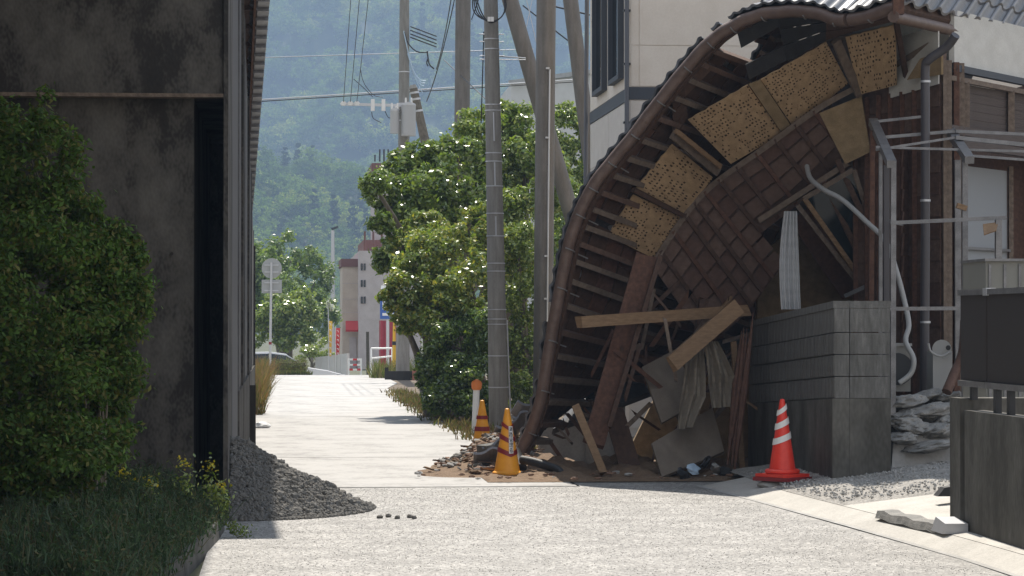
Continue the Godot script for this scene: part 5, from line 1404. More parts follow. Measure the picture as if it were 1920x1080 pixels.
	for q in [[1495, 385, 28.4, 1608, 530, 28.5, .05, M.grey_wood], [1545, 340, 28.2, 1640, 540, 28.3, .06, M.dark_wood], [1500, 400, 29.2, 1600, 545, 29.4, .3, M.red_wood], [1584, 555, 28.1, 1650, 525, 27.9, .04, M.aluminium], [1530, 365, 28.4, 1560, 420, 28.5, .12, M.raw_wood], [1570, 300, 28.1, 1625, 420, 28.0, .06, M.dark_wood]]:
		st = mb(); beam(st, at(q[0], q[1], q[2]), at(q[3], q[4], q[5]), q[6], .03, Vector3(0, 0, 1)); part("loose_stud", st, q[7], h)
	# inner ceiling joists glimpsed below the deck
	for k in 7:
		st = mb(); beam(st, at(1100 + k * 12, 455 + k * 42, 29.0 + k * .12), at(1330 + k * 8, 520 + k * 36, 30.5), .05, .08); part("joist", st, M.red_wood if k % 2 else M.dark_wood, h)

# ---------------------------------------------------------------- yard on the right
func make_right_yard():
	rng.seed = 81
	var st := mb()
	# block wall: footing, four courses, coping, seen at its corner
	var D := 24.5
	var c := at(1565, 892, D)
	var w := thing("block_wall", "stained grey concrete block garden wall on a tall footing behind the red cone", "wall", Vector3(c.x, .2, -26.5))
	var x0 := c.x; var th := .14; var far := 29.0
	var fh := at(0, 751, D).y
	var sink := func(d: float) -> float: return -.075 * (d - D) * .55
	st = mb()
	hexa(st, [Vector3(x0 - .02, -.1, -far), Vector3(x0 + th, -.1, -far), Vector3(x0 + th, -.1, -D), Vector3(x0 - .02, -.1, -D), Vector3(x0 - .02, fh + sink.call(far), -far), Vector3(x0 + th, fh + sink.call(far), -far), Vector3(x0 + th, fh, -D), Vector3(x0 - .02, fh, -D)])
	part("footing", st, M.stained_concrete, w)
	st = mb(); span(st, Vector3(x0 + th + .002, -.1, -D - .15), Vector3(at(1669, 0, D).x, fh, -D - .0)); part("return_footing", st, M.stained_concrete, w)
	var bw := .398
	for r in 4:
		var y0: float = fh + .004 + r * .205; var hgt := .197 if r < 3 else .22
		var d := D - (.199 if r % 2 else .0)
		while d < far:
			var a := maxf(d, D); var b := minf(d + bw - .008, far)
			st = mb()
			var ya: float = y0 + sink.call(a); var yb: float = y0 + sink.call(b)
			hexa(st, [Vector3(x0, ya, -a), Vector3(x0 + th, ya, -a), Vector3(x0 + th, yb, -b), Vector3(x0, yb, -b), Vector3(x0, ya + hgt, -a), Vector3(x0 + th, ya + hgt, -a), Vector3(x0 + th, yb + hgt, -b), Vector3(x0, yb + hgt, -b)])
			# upright ribs of the split face
			var nrib := 5
			for k in nrib:
				var f0 := (k + .12) / nrib; var f1 := (k + .88) / nrib
				var da := lerpf(a, b, f0); var db := lerpf(a, b, f1); var pr := rng.randf_range(.004, .012)
				if r < 3: hexa(st, [Vector3(x0 - pr, y0 + sink.call(da) + .008, -da), Vector3(x0, y0 + sink.call(da) + .008, -da), Vector3(x0, y0 + sink.call(db) + .008, -db), Vector3(x0 - pr, y0 + sink.call(db) + .008, -db), Vector3(x0 - pr, y0 + sink.call(da) + hgt - .01, -da), Vector3(x0, y0 + sink.call(da) + hgt - .01, -da), Vector3(x0, y0 + sink.call(db) + hgt - .01, -db), Vector3(x0 - pr, y0 + sink.call(db) + hgt - .01, -db)])
			part("block", st, M.block_concrete, w)
			d += bw
		st = mb(); span(st, Vector3(x0 + th + .008, y0, -D - .14), Vector3(at(1668, 0, D).x, y0 + hgt, -D - .004)); part("block", st, M.block_concrete, w)
	st = mb()
	var ct := fh + .004 + 3 * .205 + .22
	hexa(st, [Vector3(x0 - .01, ct + sink.call(far) + .003, -far), Vector3(x0 + th, ct + sink.call(far) + .003, -far), Vector3(x0 + th, ct + .003, -D), Vector3(x0 - .01, ct + .003, -D), Vector3(x0 - .01, ct + sink.call(far) + .07, -far), Vector3(x0 + th, ct + sink.call(far) + .07, -far), Vector3(x0 + th, ct + .07, -D), Vector3(x0 - .01, ct + .07, -D)])
	part("coping", st, M.block_concrete, w)
	st = mb(); span(st, Vector3(x0 + th + .003, ct + .003, -D - .15), Vector3(at(1669, 0, D).x, ct + .07, -D)); part("coping", st, M.block_concrete, w)
	# near concrete wall, pier and fence
	var xw := 5.0
	var nw := thing("concrete_wall", "streaked dark concrete boundary wall carrying a brown panel fence", "wall", Vector3(xw, .05, -18))
	st = mb(); span(st, Vector3(xw, -.1, -19.2), Vector3(xw + .15, .985, -8)); part("wall", st, M.stained_concrete, nw)
	st = mb(); span(st, Vector3(xw - .02, -.1, -19.55), Vector3(xw + .62, 1.07, -19.25)); part("end_pier", st, M.stained_concrete, nw)
	var fn := thing("panel_fence", "dark brown panel fence with aluminium rails on the near concrete wall", "fence", Vector3(xw + .08, 1.0, -18))
	for q in [[19.5, 18.78], [18.74, 17.2], [17.16, 15.6], [15.56, 13.5]]:
		st = mb(); span(st, Vector3(xw + .05, 1.20, -q[0]), Vector3(xw + .08, 1.83, -q[1])); part("panel", st, M.fence_brown, fn)
		st = mb(); span(st, Vector3(xw + .035, 1.828, -q[0] - .03), Vector3(xw + .095, 1.868, -q[1] - .005)); part("top_rail", st, M.aluminium, fn)
		st = mb(); span(st, Vector3(xw + .035, 1.155, -q[0] - .03), Vector3(xw + .095, 1.198, -q[1] - .005)); part("bottom_rail", st, M.aluminium, fn)
	for d in [19.2, 18.55, 18.2, 16.5, 14.6]:
		st = mb(); span(st, Vector3(xw + .05, .98 if d < 19.2 else 1.06, -d - .04), Vector3(xw + .09, 1.157, -d + .04)); part("post", st, M.rubber_black, fn)
	st = mb(); span(st, Vector3(xw + .03, 1.82, -18.80), Vector3(xw + .10, 1.875, -18.70)); part("rail_joint", st, M.galvanised, fn)
	# grey store behind the fence
	var gs := thing("grey_locker", "grey green metal storage locker rising behind the brown fence", "locker", Vector3(at(1885, 0, 20.3).x, .2, -20.6))
	st = mb(); span(st, Vector3(at(1847, 0, 20.3).x, .15, -21.0), Vector3(at(1847, 0, 20.3).x + 1.2, at(0, 486, 20.3).y, -20.3)); part("body", st, M.grey_box, gs)
	st = mb(); span(st, Vector3(at(1844, 0, 20.3).x, at(0, 486, 20.3).y, -21.02), Vector3(at(1844, 0, 20.3).x + 1.25, at(0, 481, 20.3).y, -20.27)); part("lid", st, M.aluminium, gs)
	for k in 4:
		st = mb(); var xx := at(1852 + k * 28, 0, 20.3).x; span(st, Vector3(xx, .2, -20.299), Vector3(xx + .02, at(0, 492, 20.3).y, -20.285)); part("rib", st, M.aluminium, gs)
	# aluminium clothes-drying frame
	var fr := thing("aluminium_frame", "broken aluminium terrace frame without its roof in front of the wooden wall", "frame", Vector3(at(1740, 0, 25.4).x, .25, -25.4))
	var bars := [["post", 1651, 285, 25.9, 1651, 800, 25.9, .035], ["post", 1675, 300, 25.3, 1674, 800, 25.3, .05], ["dark_post", 1662, 310, 25.6, 1662, 800, 25.6, .055], ["post", 1809, 295, 25.5, 1809, 760, 25.5, .055], ["post", 1795, 300, 26.2, 1796, 700, 26.2, .06], ["post", 1872, 412, 25.0, 1872, 620, 25.0, .06],
		["rail", 1670, 418, 25.3, 1888, 408, 25.0, .045], ["rail", 1668, 579, 25.3, 1812, 578, 25.3, .045], ["rail", 1670, 414, 25.9, 1690, 420, 25.4, .04],
		["roof_rail", 1632, 229, 26.9, 1745, 217, 26.9, .035], ["roof_rail", 1640, 259, 26.5, 1790, 246, 26.4, .04], ["roof_rail", 1790, 246, 26.4, 1925, 252, 26.6, .04], ["roof_rail", 1642, 281, 26.0, 1790, 258, 26.0, .03], ["roof_rail", 1790, 258, 26.0, 1925, 272, 26.2, .05], ["roof_rail", 1642, 276, 25.8, 1925, 284, 25.6, .03], ["roof_rail", 1820, 292, 25.9, 1925, 300, 26.1, .03],
		["rafter_bar", 1637, 228, 27.0, 1672, 308, 25.1, .09], ["rafter_bar", 1776, 238, 27.0, 1818, 300, 25.2, .09]]
	for q in bars:
		st = mb(); beam(st, at(q[1], q[2], q[3]), at(q[4], q[5], q[6]), q[7], q[7] * .8, Vector3.UP if q[0] in ["rafter_bar", "roof_rail", "rail"] else Vector3(0, 0, 1)); part(q[0], st, M.pipe_brown if q[0] == "dark_post" else M.aluminium, fr)
	st = mb(); box(st, at(1803, 388, 25.3), Vector3(.10, .05, .05), Basis(Vector3(0, 0, 1), -.3)); part("bracket", st, M.raw_wood, fr)
	st = mb(); slab(st, at(1843, 420, 25.0), at(1872, 416, 25.0), at(1868, 432, 24.9), at(1845, 440, 24.9), .012); part("torn_label", st, M.raw_wood, fr)
	# air-conditioner unit and water heater by the wall
	var ac := thing("air_conditioner", "pale air conditioner outdoor unit half hidden behind the block wall", "air conditioner", Vector3(at(1690, 0, 26.0).x, .28, -26.0))
	st = mb(); span(st, Vector3(at(1660, 0, 25.9).x, at(0, 738, 25.9).y, -26.25), Vector3(at(1706, 0, 25.9).x, at(0, 648, 25.9).y, -25.9)); part("casing", st, M.plastic_beige, ac)
	st = mb(); span(st, Vector3(at(1658, 0, 25.9).x, at(0, 650, 25.9).y, -26.27), Vector3(at(1708, 0, 25.9).x, at(0, 645, 25.9).y, -25.88)); part("lid", st, M.plastic_white, ac)
	st = mb(); tube(st, [at(1682, 692, 25.87), at(1682, 692, 25.9)], .16, 20); part("fan_grille", st, M.dark_metal, ac)
	var wh := thing("water_heater", "pale round topped water heater beside the brown downpipe", "water heater", Vector3(at(1765, 0, 25.9).x, .28, -25.9))
	st = mb(); span(st, Vector3(at(1748, 0, 25.8).x, at(0, 738, 25.8).y, -26.05), Vector3(at(1784, 0, 25.8).x, at(0, 660, 25.8).y, -25.8)); part("casing", st, M.plastic_white, wh)
	st = mb(); tube(st, [at(1766, 655, 25.8), at(1766, 655, 26.0)], .095, 20); part("dome", st, M.plastic_white, wh)
	st = mb(); tube(st, cms([at(1741, 644, 25.7), at(1746, 660, 25.7), at(1765, 668, 25.7), at(1782, 660, 25.7)], 12), .012, 8); part("hose", st, M.plastic_white, wh)
	st = mb(); tube(st, [at(1778, 652, 25.78), at(1778, 652, 25.85)], .025, 10); part("knob", st, M.rubber_black, wh)
	# white conduit pipe torn from the wall
	st = mb(); tube(st, cms([at(1513, 312, 28.0), at(1520, 335, 27.7), at(1545, 356, 27.3), at(1580, 375, 27.0), at(1625, 416, 26.6), at(1660, 452, 26.3), at(1680, 505, 26.1), at(1697, 570, 26.0), at(1704, 610, 25.9), at(1698, 640, 25.8), at(1713, 672, 25.7), at(1708, 700, 25.7), at(1686, 718, 25.7)], 60), .026, 10)
	single("torn_conduit", st, M.plastic_white, "white plastic conduit torn loose and looping down from the bent wall", "conduit")
	st = mb(); tube(st, cms([at(1810, 600, 25.6), at(1806, 660, 25.6), at(1790, 700, 25.5), at(1775, 735, 25.4)], 14), .05, 8)
	single("slumped_bundle", st, M.siding_b, "dark lagged pipe slumping down beside the water heater", "pipe")
	# boulders of the broken garden edge
	for q in [[1692, 755, 25.4, .24, .07], [1738, 772, 25.3, .26, .08], [1775, 768, 25.5, .2, .07], [1712, 800, 25.15, .22, .075], [1760, 806, 25.1, .22, .07], [1690, 822, 25.05, .15, .06], [1780, 745, 25.7, .16, .06], [1725, 746, 25.7, .25, .05], [1745, 838, 24.95, .26, .055], [1700, 780, 25.3, .16, .06], [1785, 790, 25.2, .14, .07]]:
		st = mb(); boulder(st, at(q[0], q[1], q[2]), Vector3(q[3] * 1.1, q[4] * 1.1, .17), int(q[0]), Basis(Vector3(0, 0, 1), rng.randf_range(-.3, .3)) * Basis(Vector3.UP, rng.randf_range(-.5, .5)))
		single("garden_boulder", st, M.stone, "rough grey boulder tumbled between the block wall and the near pier", "boulder", "tumbled garden boulders")
	st = mb(); slab(st, at(1672, 878, 24.9), at(1800, 872, 24.9), at(1800, 822, 25.1), at(1676, 812, 25.1), .3, Vector3(0, 0, -1))
	single("pale_footing", st, M.pale_concrete, "pale bluish footing slab below the tumbled boulders", "footing")
	st = mb(); slab(st, at(1655, 742, 25.9), at(1800, 742, 25.9), at(1800, 742, 26.6), at(1655, 742, 26.6), .5, Vector3(0, -1, 0))
	single("house_plinth", st, M.old_concrete, "dark raised plinth under the air conditioner and water heater", "plinth")
	# concrete kerb roll with a shiny metal end and a wedge
	st = mb(); var ka := gr(1658, 968, .09); var kc := gr(1770, 996, .09)
	var kp := []
	for k in 9: kp.append(ka.lerp(kc, k / 8.0) + Vector3(0, .045 + .008 * sin(k * 2.0), 0))
	for k in 8:
		var a: Vector3 = kp[k] - Vector3(0, .06, 0); var b: Vector3 = kp[k + 1] - Vector3(0, .06, 0); var hh := .06 + .004 * sin(k * 2.3); var h2 := .06 + .004 * sin((k + 1) * 2.3)
		var sx := Vector3(.075, 0, 0)
		hexa(st, [a - sx, a + sx, b + sx, b - sx, a - sx * .75 + Vector3(0, hh, 0), a + sx * .75 + Vector3(0, hh + .01, 0), b + sx * .75 + Vector3(0, h2 + .01, 0), b - sx * .75 + Vector3(0, h2, 0)])
	single("kerb_piece", st, M.stone, "low worn concrete kerb piece lying along the gutter edge", "kerb")
	st = mb(); var me := gr(1786, 1000, .09)
	hexa(st, [me + Vector3(-.09, 0, .06), me + Vector3(.10, 0, .06), me + Vector3(.10, 0, -.3), me + Vector3(-.09, 0, -.3), me + Vector3(-.07, .075, .06), me + Vector3(.10, .075, .06), me + Vector3(.10, .10, -.3), me + Vector3(-.05, .10, -.3)])
	single("metal_end_box", st, M.galvanised, "shiny metal box butted against the near concrete pier", "metal box")
	st = mb(); var wp := at(1776, 930, 21.2)
	hexa(st, [wp + Vector3(-.09, 0, .05), wp + Vector3(.1, 0, .05), wp + Vector3(.1, 0, -.1), wp + Vector3(-.09, 0, -.1), wp + Vector3(-.03, .07, .04), wp + Vector3(.1, .09, .04), wp + Vector3(.1, .09, -.1), wp + Vector3(-.03, .07, -.1)])
	single("rubber_wedge", st, M.rubber_black, "small black ramp wedge on the yard slab beside the pier", "wedge")

# ---------------------------------------------------------------- fallen pieces
func make_debris():
	rng.seed = 91
	var st := mb()
	var beams := [
		["fallen_plank", "broad reddish plank slanting from the soffit down to the mud", [1212, 480, 28.3], [1112, 835, 28.0], .23, .05, "red_wood"],
		["fallen_plank", "paler edge timber running down along the broad reddish plank", [1238, 480, 28.2], [1142, 800, 27.9], .05, .06, "dark_wood"],
		["fallen_beam", "long pale beam lying level across the dark opening", [1088, 604, 27.7], [1400, 582, 28.6], .12, .12, "raw_wood"],
		["fallen_beam", "short split beam tilted up under the end of the level beam", [1260, 682, 27.5], [1384, 574, 27.9], .17, .10, "raw_wood"],
		["fallen_stick", "thin grey stick hanging beside the tilted split beam", [1246, 595, 27.7], [1268, 716, 27.7], .035, .03, "grey_wood"],
		["fallen_stick", "orange brown stick propped in the mud before the pale footing", [1078, 758, 27.9], [1132, 888, 27.5], .08, .05, "raw_wood"],
		["splintered_post", "splintered corner post standing against the block wall end", [1402, 586, 27.9], [1368, 893, 27.4], .15, .10, "red_wood"],
		["splintered_post", "thin split stud leaning behind the splintered corner post", [1375, 640, 28.2], [1392, 890, 28.0], .06, .05, "raw_wood"],
		["fallen_plank", "dark board leaning behind the broad reddish plank", [1150, 770, 28.6], [1186, 892, 28.2], .22, .04, "dark_wood"],
		["fallen_beam", "dark joist hanging down behind the level pale beam", [1320, 560, 29.0], [1300, 700, 29.0], .10, .08, "dark_wood"],
		["fallen_plank", "reddish board sagging below the roof rafters", [1075, 520, 29.0], [1290, 478, 29.6], .10, .04, "red_wood"]]
	for q in beams:
		st = mb(); beam(st, at(q[2][0], q[2][1], q[2][2]), at(q[3][0], q[3][1], q[3][2]), q[4], q[5], Vector3(0, 0, 1), .03)
		if q[0] == "splintered_post" and q[4] > .1:
			st = mb()
			var pa := at(q[2][0], q[2][1], q[2][2]); var pb := at(q[3][0], q[3][1], q[3][2])
			for k in 9:
				var o := Vector3(rng.randf_range(-.07, .07), 0, rng.randf_range(-.03, .05))
				var f0 := rng.randf_range(-.02, .3); var f1 := rng.randf_range(.7, 1.0)
				var m0 := pa.lerp(pb, f0) + o; var m1 := pa.lerp(pb, (f0 + f1) * .5) + o + Vector3(rng.randf_range(-.03, .03), 0, .01); var m2 := pa.lerp(pb, f1) + o * .8
				tube(st, [m0, m0.lerp(m1, .5), m1, m1.lerp(m2, .5), m2], [.004, .022, .028, .024, .012], 5)
		single(q[0], st, M[q[6]], q[1], "timber")
	# bark-like splinters on the post
	# panels
	st = mb(); slab(st, at(1204, 688, 28.4), at(1266, 655, 28.6), at(1312, 752, 28.1), at(1241, 793, 28.0), .035, Vector3(0, 0, -1))
	single("fallen_board", st, M.panel_board, "beige board leaning under the tilted split beam", "board")
	st = mb(); slab(st, at(1222, 831, 27.6), at(1336, 764, 28.1), at(1358, 846, 27.8), at(1241, 894, 27.2), .035, Vector3(0, 0, -1))
	single("fallen_board", st, M.panel_board, "beige board resting on the mud at the road edge", "board")
	for q in [["hanging_cloth", "beige cloth drooping beside the splintered corner post", [[1318, 640, 27.8], [1345, 640, 27.8], [1376, 705, 27.7], [1372, 762, 27.7], [1335, 765, 27.7]], "cloth"], ["hanging_cloth", "greyish cloth strip hanging between the two beige boards", [[1285, 665, 27.9], [1318, 648, 27.9], [1322, 745, 27.6], [1300, 800, 27.5], [1270, 805, 27.6]], "cloth"]]:
		var p := ats(q[2])
		st = mb()
		var n := 10
		for i in n:
			for j in n:
				var f := func(a, b):
					var u: float = a / float(n); var v: float = b / float(n)
					var l: Vector3 = p[0].lerp(p[4], v); var r: Vector3 = lin([p[1], p[2], p[3]], v * 2.0)
					return l.lerp(r, u) + Vector3(0, 0, .05 * sin(u * 13.0 + v * 3.0) + .03 * sin(v * 7.0))
				slab(st, f.call(i, j), f.call(i + 1, j), f.call(i + 1, j + 1), f.call(i, j + 1), .004, Vector3(0, 0, -1))
		single(q[0], st, M[q[3]], q[1], "cloth")
	# white curtain in the window opening
	st = mb()
	for i in 24:
		for j in 8:
			var f := func(a, b):
				var u: float = a / 24.0; var v: float = b / 8.0
				var l := lerpf(1470, 1464, v) + 6.0 * -sin(v * PI) ; var r := lerpf(1496, 1502, v)
				return at(lerpf(l, r, u), lerpf(396, 580, v), 27.9) + Vector3(0, 0, .025 * sin(u * 30.0 + v) + .012 * sin(u * 11.0))
			slab(st, f.call(i, j), f.call(i + 1, j), f.call(i + 1, j + 1), f.call(i, j + 1), .003, Vector3(0, 0, -1))
	single("white_curtain", st, M.curtain, "white curtain bunched and hanging in the broken window", "curtain")
	# pale footing blocks behind the fallen roof end
	for q in [[1012, 1096, 30.2, "pale concrete footing block left of the orange brown stick"], [1098, 1172, 30.1, "pale concrete footing block behind the broad reddish plank"]]:
		st = mb(); span(st, Vector3(at(q[0], 0, q[2]).x, -.05, -q[2] - .25), Vector3(at(q[1], 0, q[2]).x, at(0, 738 if q[0] > 1050 else 792, q[2]).y, -q[2]))
		for k in 3:
			var x: float = lerpf(at(q[0], 0, q[2]).x, at(q[1], 0, q[2]).x, (k + .5) / 3.0); span(st, Vector3(x - .06, .02, -q[2]), Vector3(x + .06, at(0, 800, q[2]).y, -q[2] + .012))
		single("footing_block", st, M.pale_concrete, q[3], "footing")
	# black fallen drain pipe
	st = mb(); tube(st, cms([at(978, 862, 28.0), at(1000, 866, 27.9), at(1030, 875, 27.8), at(1047, 882, 27.7), at(1052, 892, 27.7)], 16), .045, 12)
	single("fallen_downpipe", st, M.rubber_black, "black drain pipe fallen at the foot of the curled gutter", "pipe")
	st = mb(); tube(st, [at(962, 848, 28.3), at(975, 880, 28.1)], .08, 12)
	single("pipe_socket", st, M.rubber_black, "black pipe socket stuck in the debris behind the front yellow cone", "pipe socket")
	# mud bank along the foot of the wreck
	st = mb()
	for i in 40:
		for j in 8:
			var f := func(a, b):
				var x := lerpf(2.1, 5.0, a / 40.0); var dd := lerpf(26.95, 29.6, b / 8.0)
				var hh := sin(b / 8.0 * PI * .6) * (.10 + .05 * sin(x * 7.0) + .04 * sin(x * 17.0 + dd * 5.0)) * clampf((a) / 6.0, 0, 1) * clampf((40 - a) / 4.0, .3, 1)
				return Vector3(x, .008 + hh, -dd)
			quad(st, f.call(i, j), f.call(i + 1, j), f.call(i + 1, j + 1), f.call(i, j + 1), Vector3.UP)
	struct("mud_bank", st, M.mud)
	# rubble heap of broken tile and clay by the yellow cones
	var hp := at(925, 870, 29.3)
	var HB := func(x: float, d: float) -> float:
		return .36 * exp(-(pow((x - 2.45) / .42, 2) + pow((d - 29.9) / .9, 2))) + .07 * exp(-(pow((x - 2.0) / .5, 2) + pow((d - 28.7) / .7, 2)))
	var rb := thing("rubble_heap", "heap of broken clay and splintered wood between the two yellow cones", "rubble", Vector3(2.4, 0, -29.6))
	st = mb()
	for i in 24:
		for j in 24:
			var f := func(a, b): var x := lerpf(1.5, 3.5, a / 24.0); var dd := lerpf(27.7, 32.0, b / 24.0); return Vector3(x, HB.call(x, dd) - .012, -dd)
			quad(st, f.call(i, j), f.call(i + 1, j), f.call(i + 1, j + 1), f.call(i, j + 1), Vector3.UP)
	part("earth", st, M.mud, rb)
	for v in 3:
		st = mb()
		for i in 260:
			var x := 2.45 + rng.randfn() * .3; var dd := 29.5 + rng.randfn() * .7
			if dd < 28.0 or x < 1.75: continue
			var y: float = HB.call(x, dd)
			var s := rng.randf_range(.012, .045)
			rock(st, Vector3(x, y + s * .3, -dd), Vector3(s * 1.5, s * .55, s), .25, Basis.from_euler(Vector3(rng.randfn() * .3, rng.randf() * TAU, rng.randfn() * .3)))
		stuff("fragments", st, [M.terracotta, M.stone, M.mud][v], rb)
	for i in 46:
		st = mb()
		var x := 2.45 + rng.randfn() * .36; var dd := 29.3 + rng.randfn() * .6
		dd = maxf(dd, 28.2)
		var y: float = HB.call(x, dd) + .03
		var a := rng.randf() * TAU; var l := rng.randf_range(.10, .34)
		var v := Vector3(cos(a), rng.randf_range(-.15, .2), sin(a)) * l * .5
		beam(st, Vector3(x, y, -dd) - v, Vector3(x, y, -dd) + v, rng.randf_range(.02, .06), rng.randf_range(.008, .02), Vector3.UP, .02)
		single("wood_scrap", st, [M.grey_wood, M.raw_wood, M.red_wood, M.terracotta][i % 4], "splintered wood scrap lying on the rubble heap by the yellow cones", "wood scrap", "wood scraps on the rubble heap")
	for q in [[930, 845, 29.0, .3], [985, 772, 29.8, -.4], [975, 795, 29.7, .5], [948, 815, 30.2, -.2], [912, 860, 28.6, .1], [985, 790, 30.1, .2]]:
		st = mb(); var p := at(q[0], q[1], q[2])
		var bs := Basis(Vector3(0, 0, 1), q[3]) * Basis(Vector3(1, 0, 0), -.5)
		var f := func(a, b, up): return p + bs * Vector3((a - .5) * .28, up + .02, (b - .5) * -.28)
		tile_piece(st, f, 1.0)
		single("fallen_tile", st, M.tile_b, "grey roof tile dropped on the rubble under the curled gutter", "roof tile", "roof tiles fallen on the rubble")
	st = mb(); box(st, at(925, 842, 29.0), Vector3(.30, .12, .2), Basis(Vector3.UP, .5) * Basis(Vector3(0, 0, 1), .12))
	single("grey_brick", st, M.block_concrete, "grey concrete brick wedged between the two yellow cones", "brick")
	rng.seed = 93
	for i in 34:
		var a := at(rng.randf_range(1110, 1400), rng.randf_range(560, 850), rng.randf_range(28.1, 29.4))
		var an := rng.randf_range(-1.0, 1.0) + (PI / 2 if rng.randf() < .6 else .3)
		var l := rng.randf_range(.18, .75)
		var dv := Vector3(cos(an), sin(an), rng.randf_range(-.4, .4)) * l * .5
		if (a - dv).y < .03 or (a + dv).y < .03: continue
		st = mb(); beam(st, a - dv, a + dv, rng.randf_range(.02, .055), rng.randf_range(.012, .03), Vector3(0, 0, 1), .05)
		single("snapped_lath", st, [M.red_wood, M.dark_wood, M.grey_wood, M.raw_wood, M.siding][i % 5], "snapped lath caught among the timbers inside the dark opening", "lath", "snapped laths inside the opening")
	for i in 22:   # split rafter ends along the torn lower roof edge
		var t := .4 + i * .11
		var p := deck(t, .35 + t * .24) - deck_n(t, .4) * .05
		st = mb(); var dr := Vector3(rng.randf_range(.05, .5), rng.randf_range(-.5, -.1), rng.randf_range(-.1, .3)).normalized()
		beam(st, p, p + dr * rng.randf_range(.12, .4), rng.randf_range(.025, .06), .02, Vector3(0, 0, 1), .06)
		single("split_rafter_end", st, [M.red_wood, M.dark_wood, M.grey_wood][i % 3], "split rafter end dangling from the torn lower edge of the roof", "splinter", "split ends along the torn roof edge")
	# litter under the lower beige board
	for q in [[1322, 868, 27.4, "black_wire"], [1300, 880, 27.3, "blue_wire"], [1342, 878, 27.4, "plastic_white"], [1360, 885, 27.3, "rubber_black"], [1280, 890, 27.2, "dark_metal"]]:
		st = mb(); rock(st, at(q[0], q[1], q[2]), Vector3(.09, .03, .06), .3, rbasis())
		single("household_litter", st, M[q[3]], "crushed household scrap lying under the lower beige board", "scrap", "household scrap under the board")
	for i in 60:
		st = mb(); var p := Vector3(rng.randf_range(1.3, 5.2), 0, -rng.randf_range(26.6, 28.3)); p.y = .06
		rock(st, p, Vector3(.03, .012, .02) * rng.randf_range(.5, 1.5), .3)
		single("mud_crumb", st, M.terracotta if i % 3 else M.pale_concrete, "small clod of clay scattered along the road edge of the wreck", "clod", "clods scattered along the wreck")

# ---------------------------------------------------------------- cones
func cone(base: Vector3, h: float, r: float, m: Material, sm: Material, stripes: Array, fn: Callable, called: String, label: String) -> Node3D:
	var t := thing(called, label, "traffic cone", base)
	var rad := func(y: float) -> float: return lerpf(r, r * .20, clampf(y / h, 0, 1))
	var st := mb()
	lathe(st, base + Vector3(0, .03, 0), [[r * 1.16, 0], [r * 1.16, .02], [r, .035], [r * .2, h - .02], [r * .17, h - .005], [r * .10, h], [0.0, h + .002]], 32)
	part("body", st, m, t)
	for s in stripes:
		st = mb()
		for k in 40:
			var vs := []
			for e in [[k, 0], [k + 1, 0], [k + 1, 1], [k, 1]]:
				var a: float = TAU * e[0] / 40.0
				var y: float = (s[1] if e[1] else s[0]) + fn.call(cos(a))
				var rr: float = rad.call(y - .035) * 1.0 + .004
				vs.append(base + Vector3(cos(a) * rr, y + .03, sin(a) * rr))
			quad(st, vs[0], vs[1], vs[2], vs[3], Vector3(cos(TAU * (k + .5) / 40), .2, sin(TAU * (k + .5) / 40)))
		part("stripe", st, sm, t)
	return t
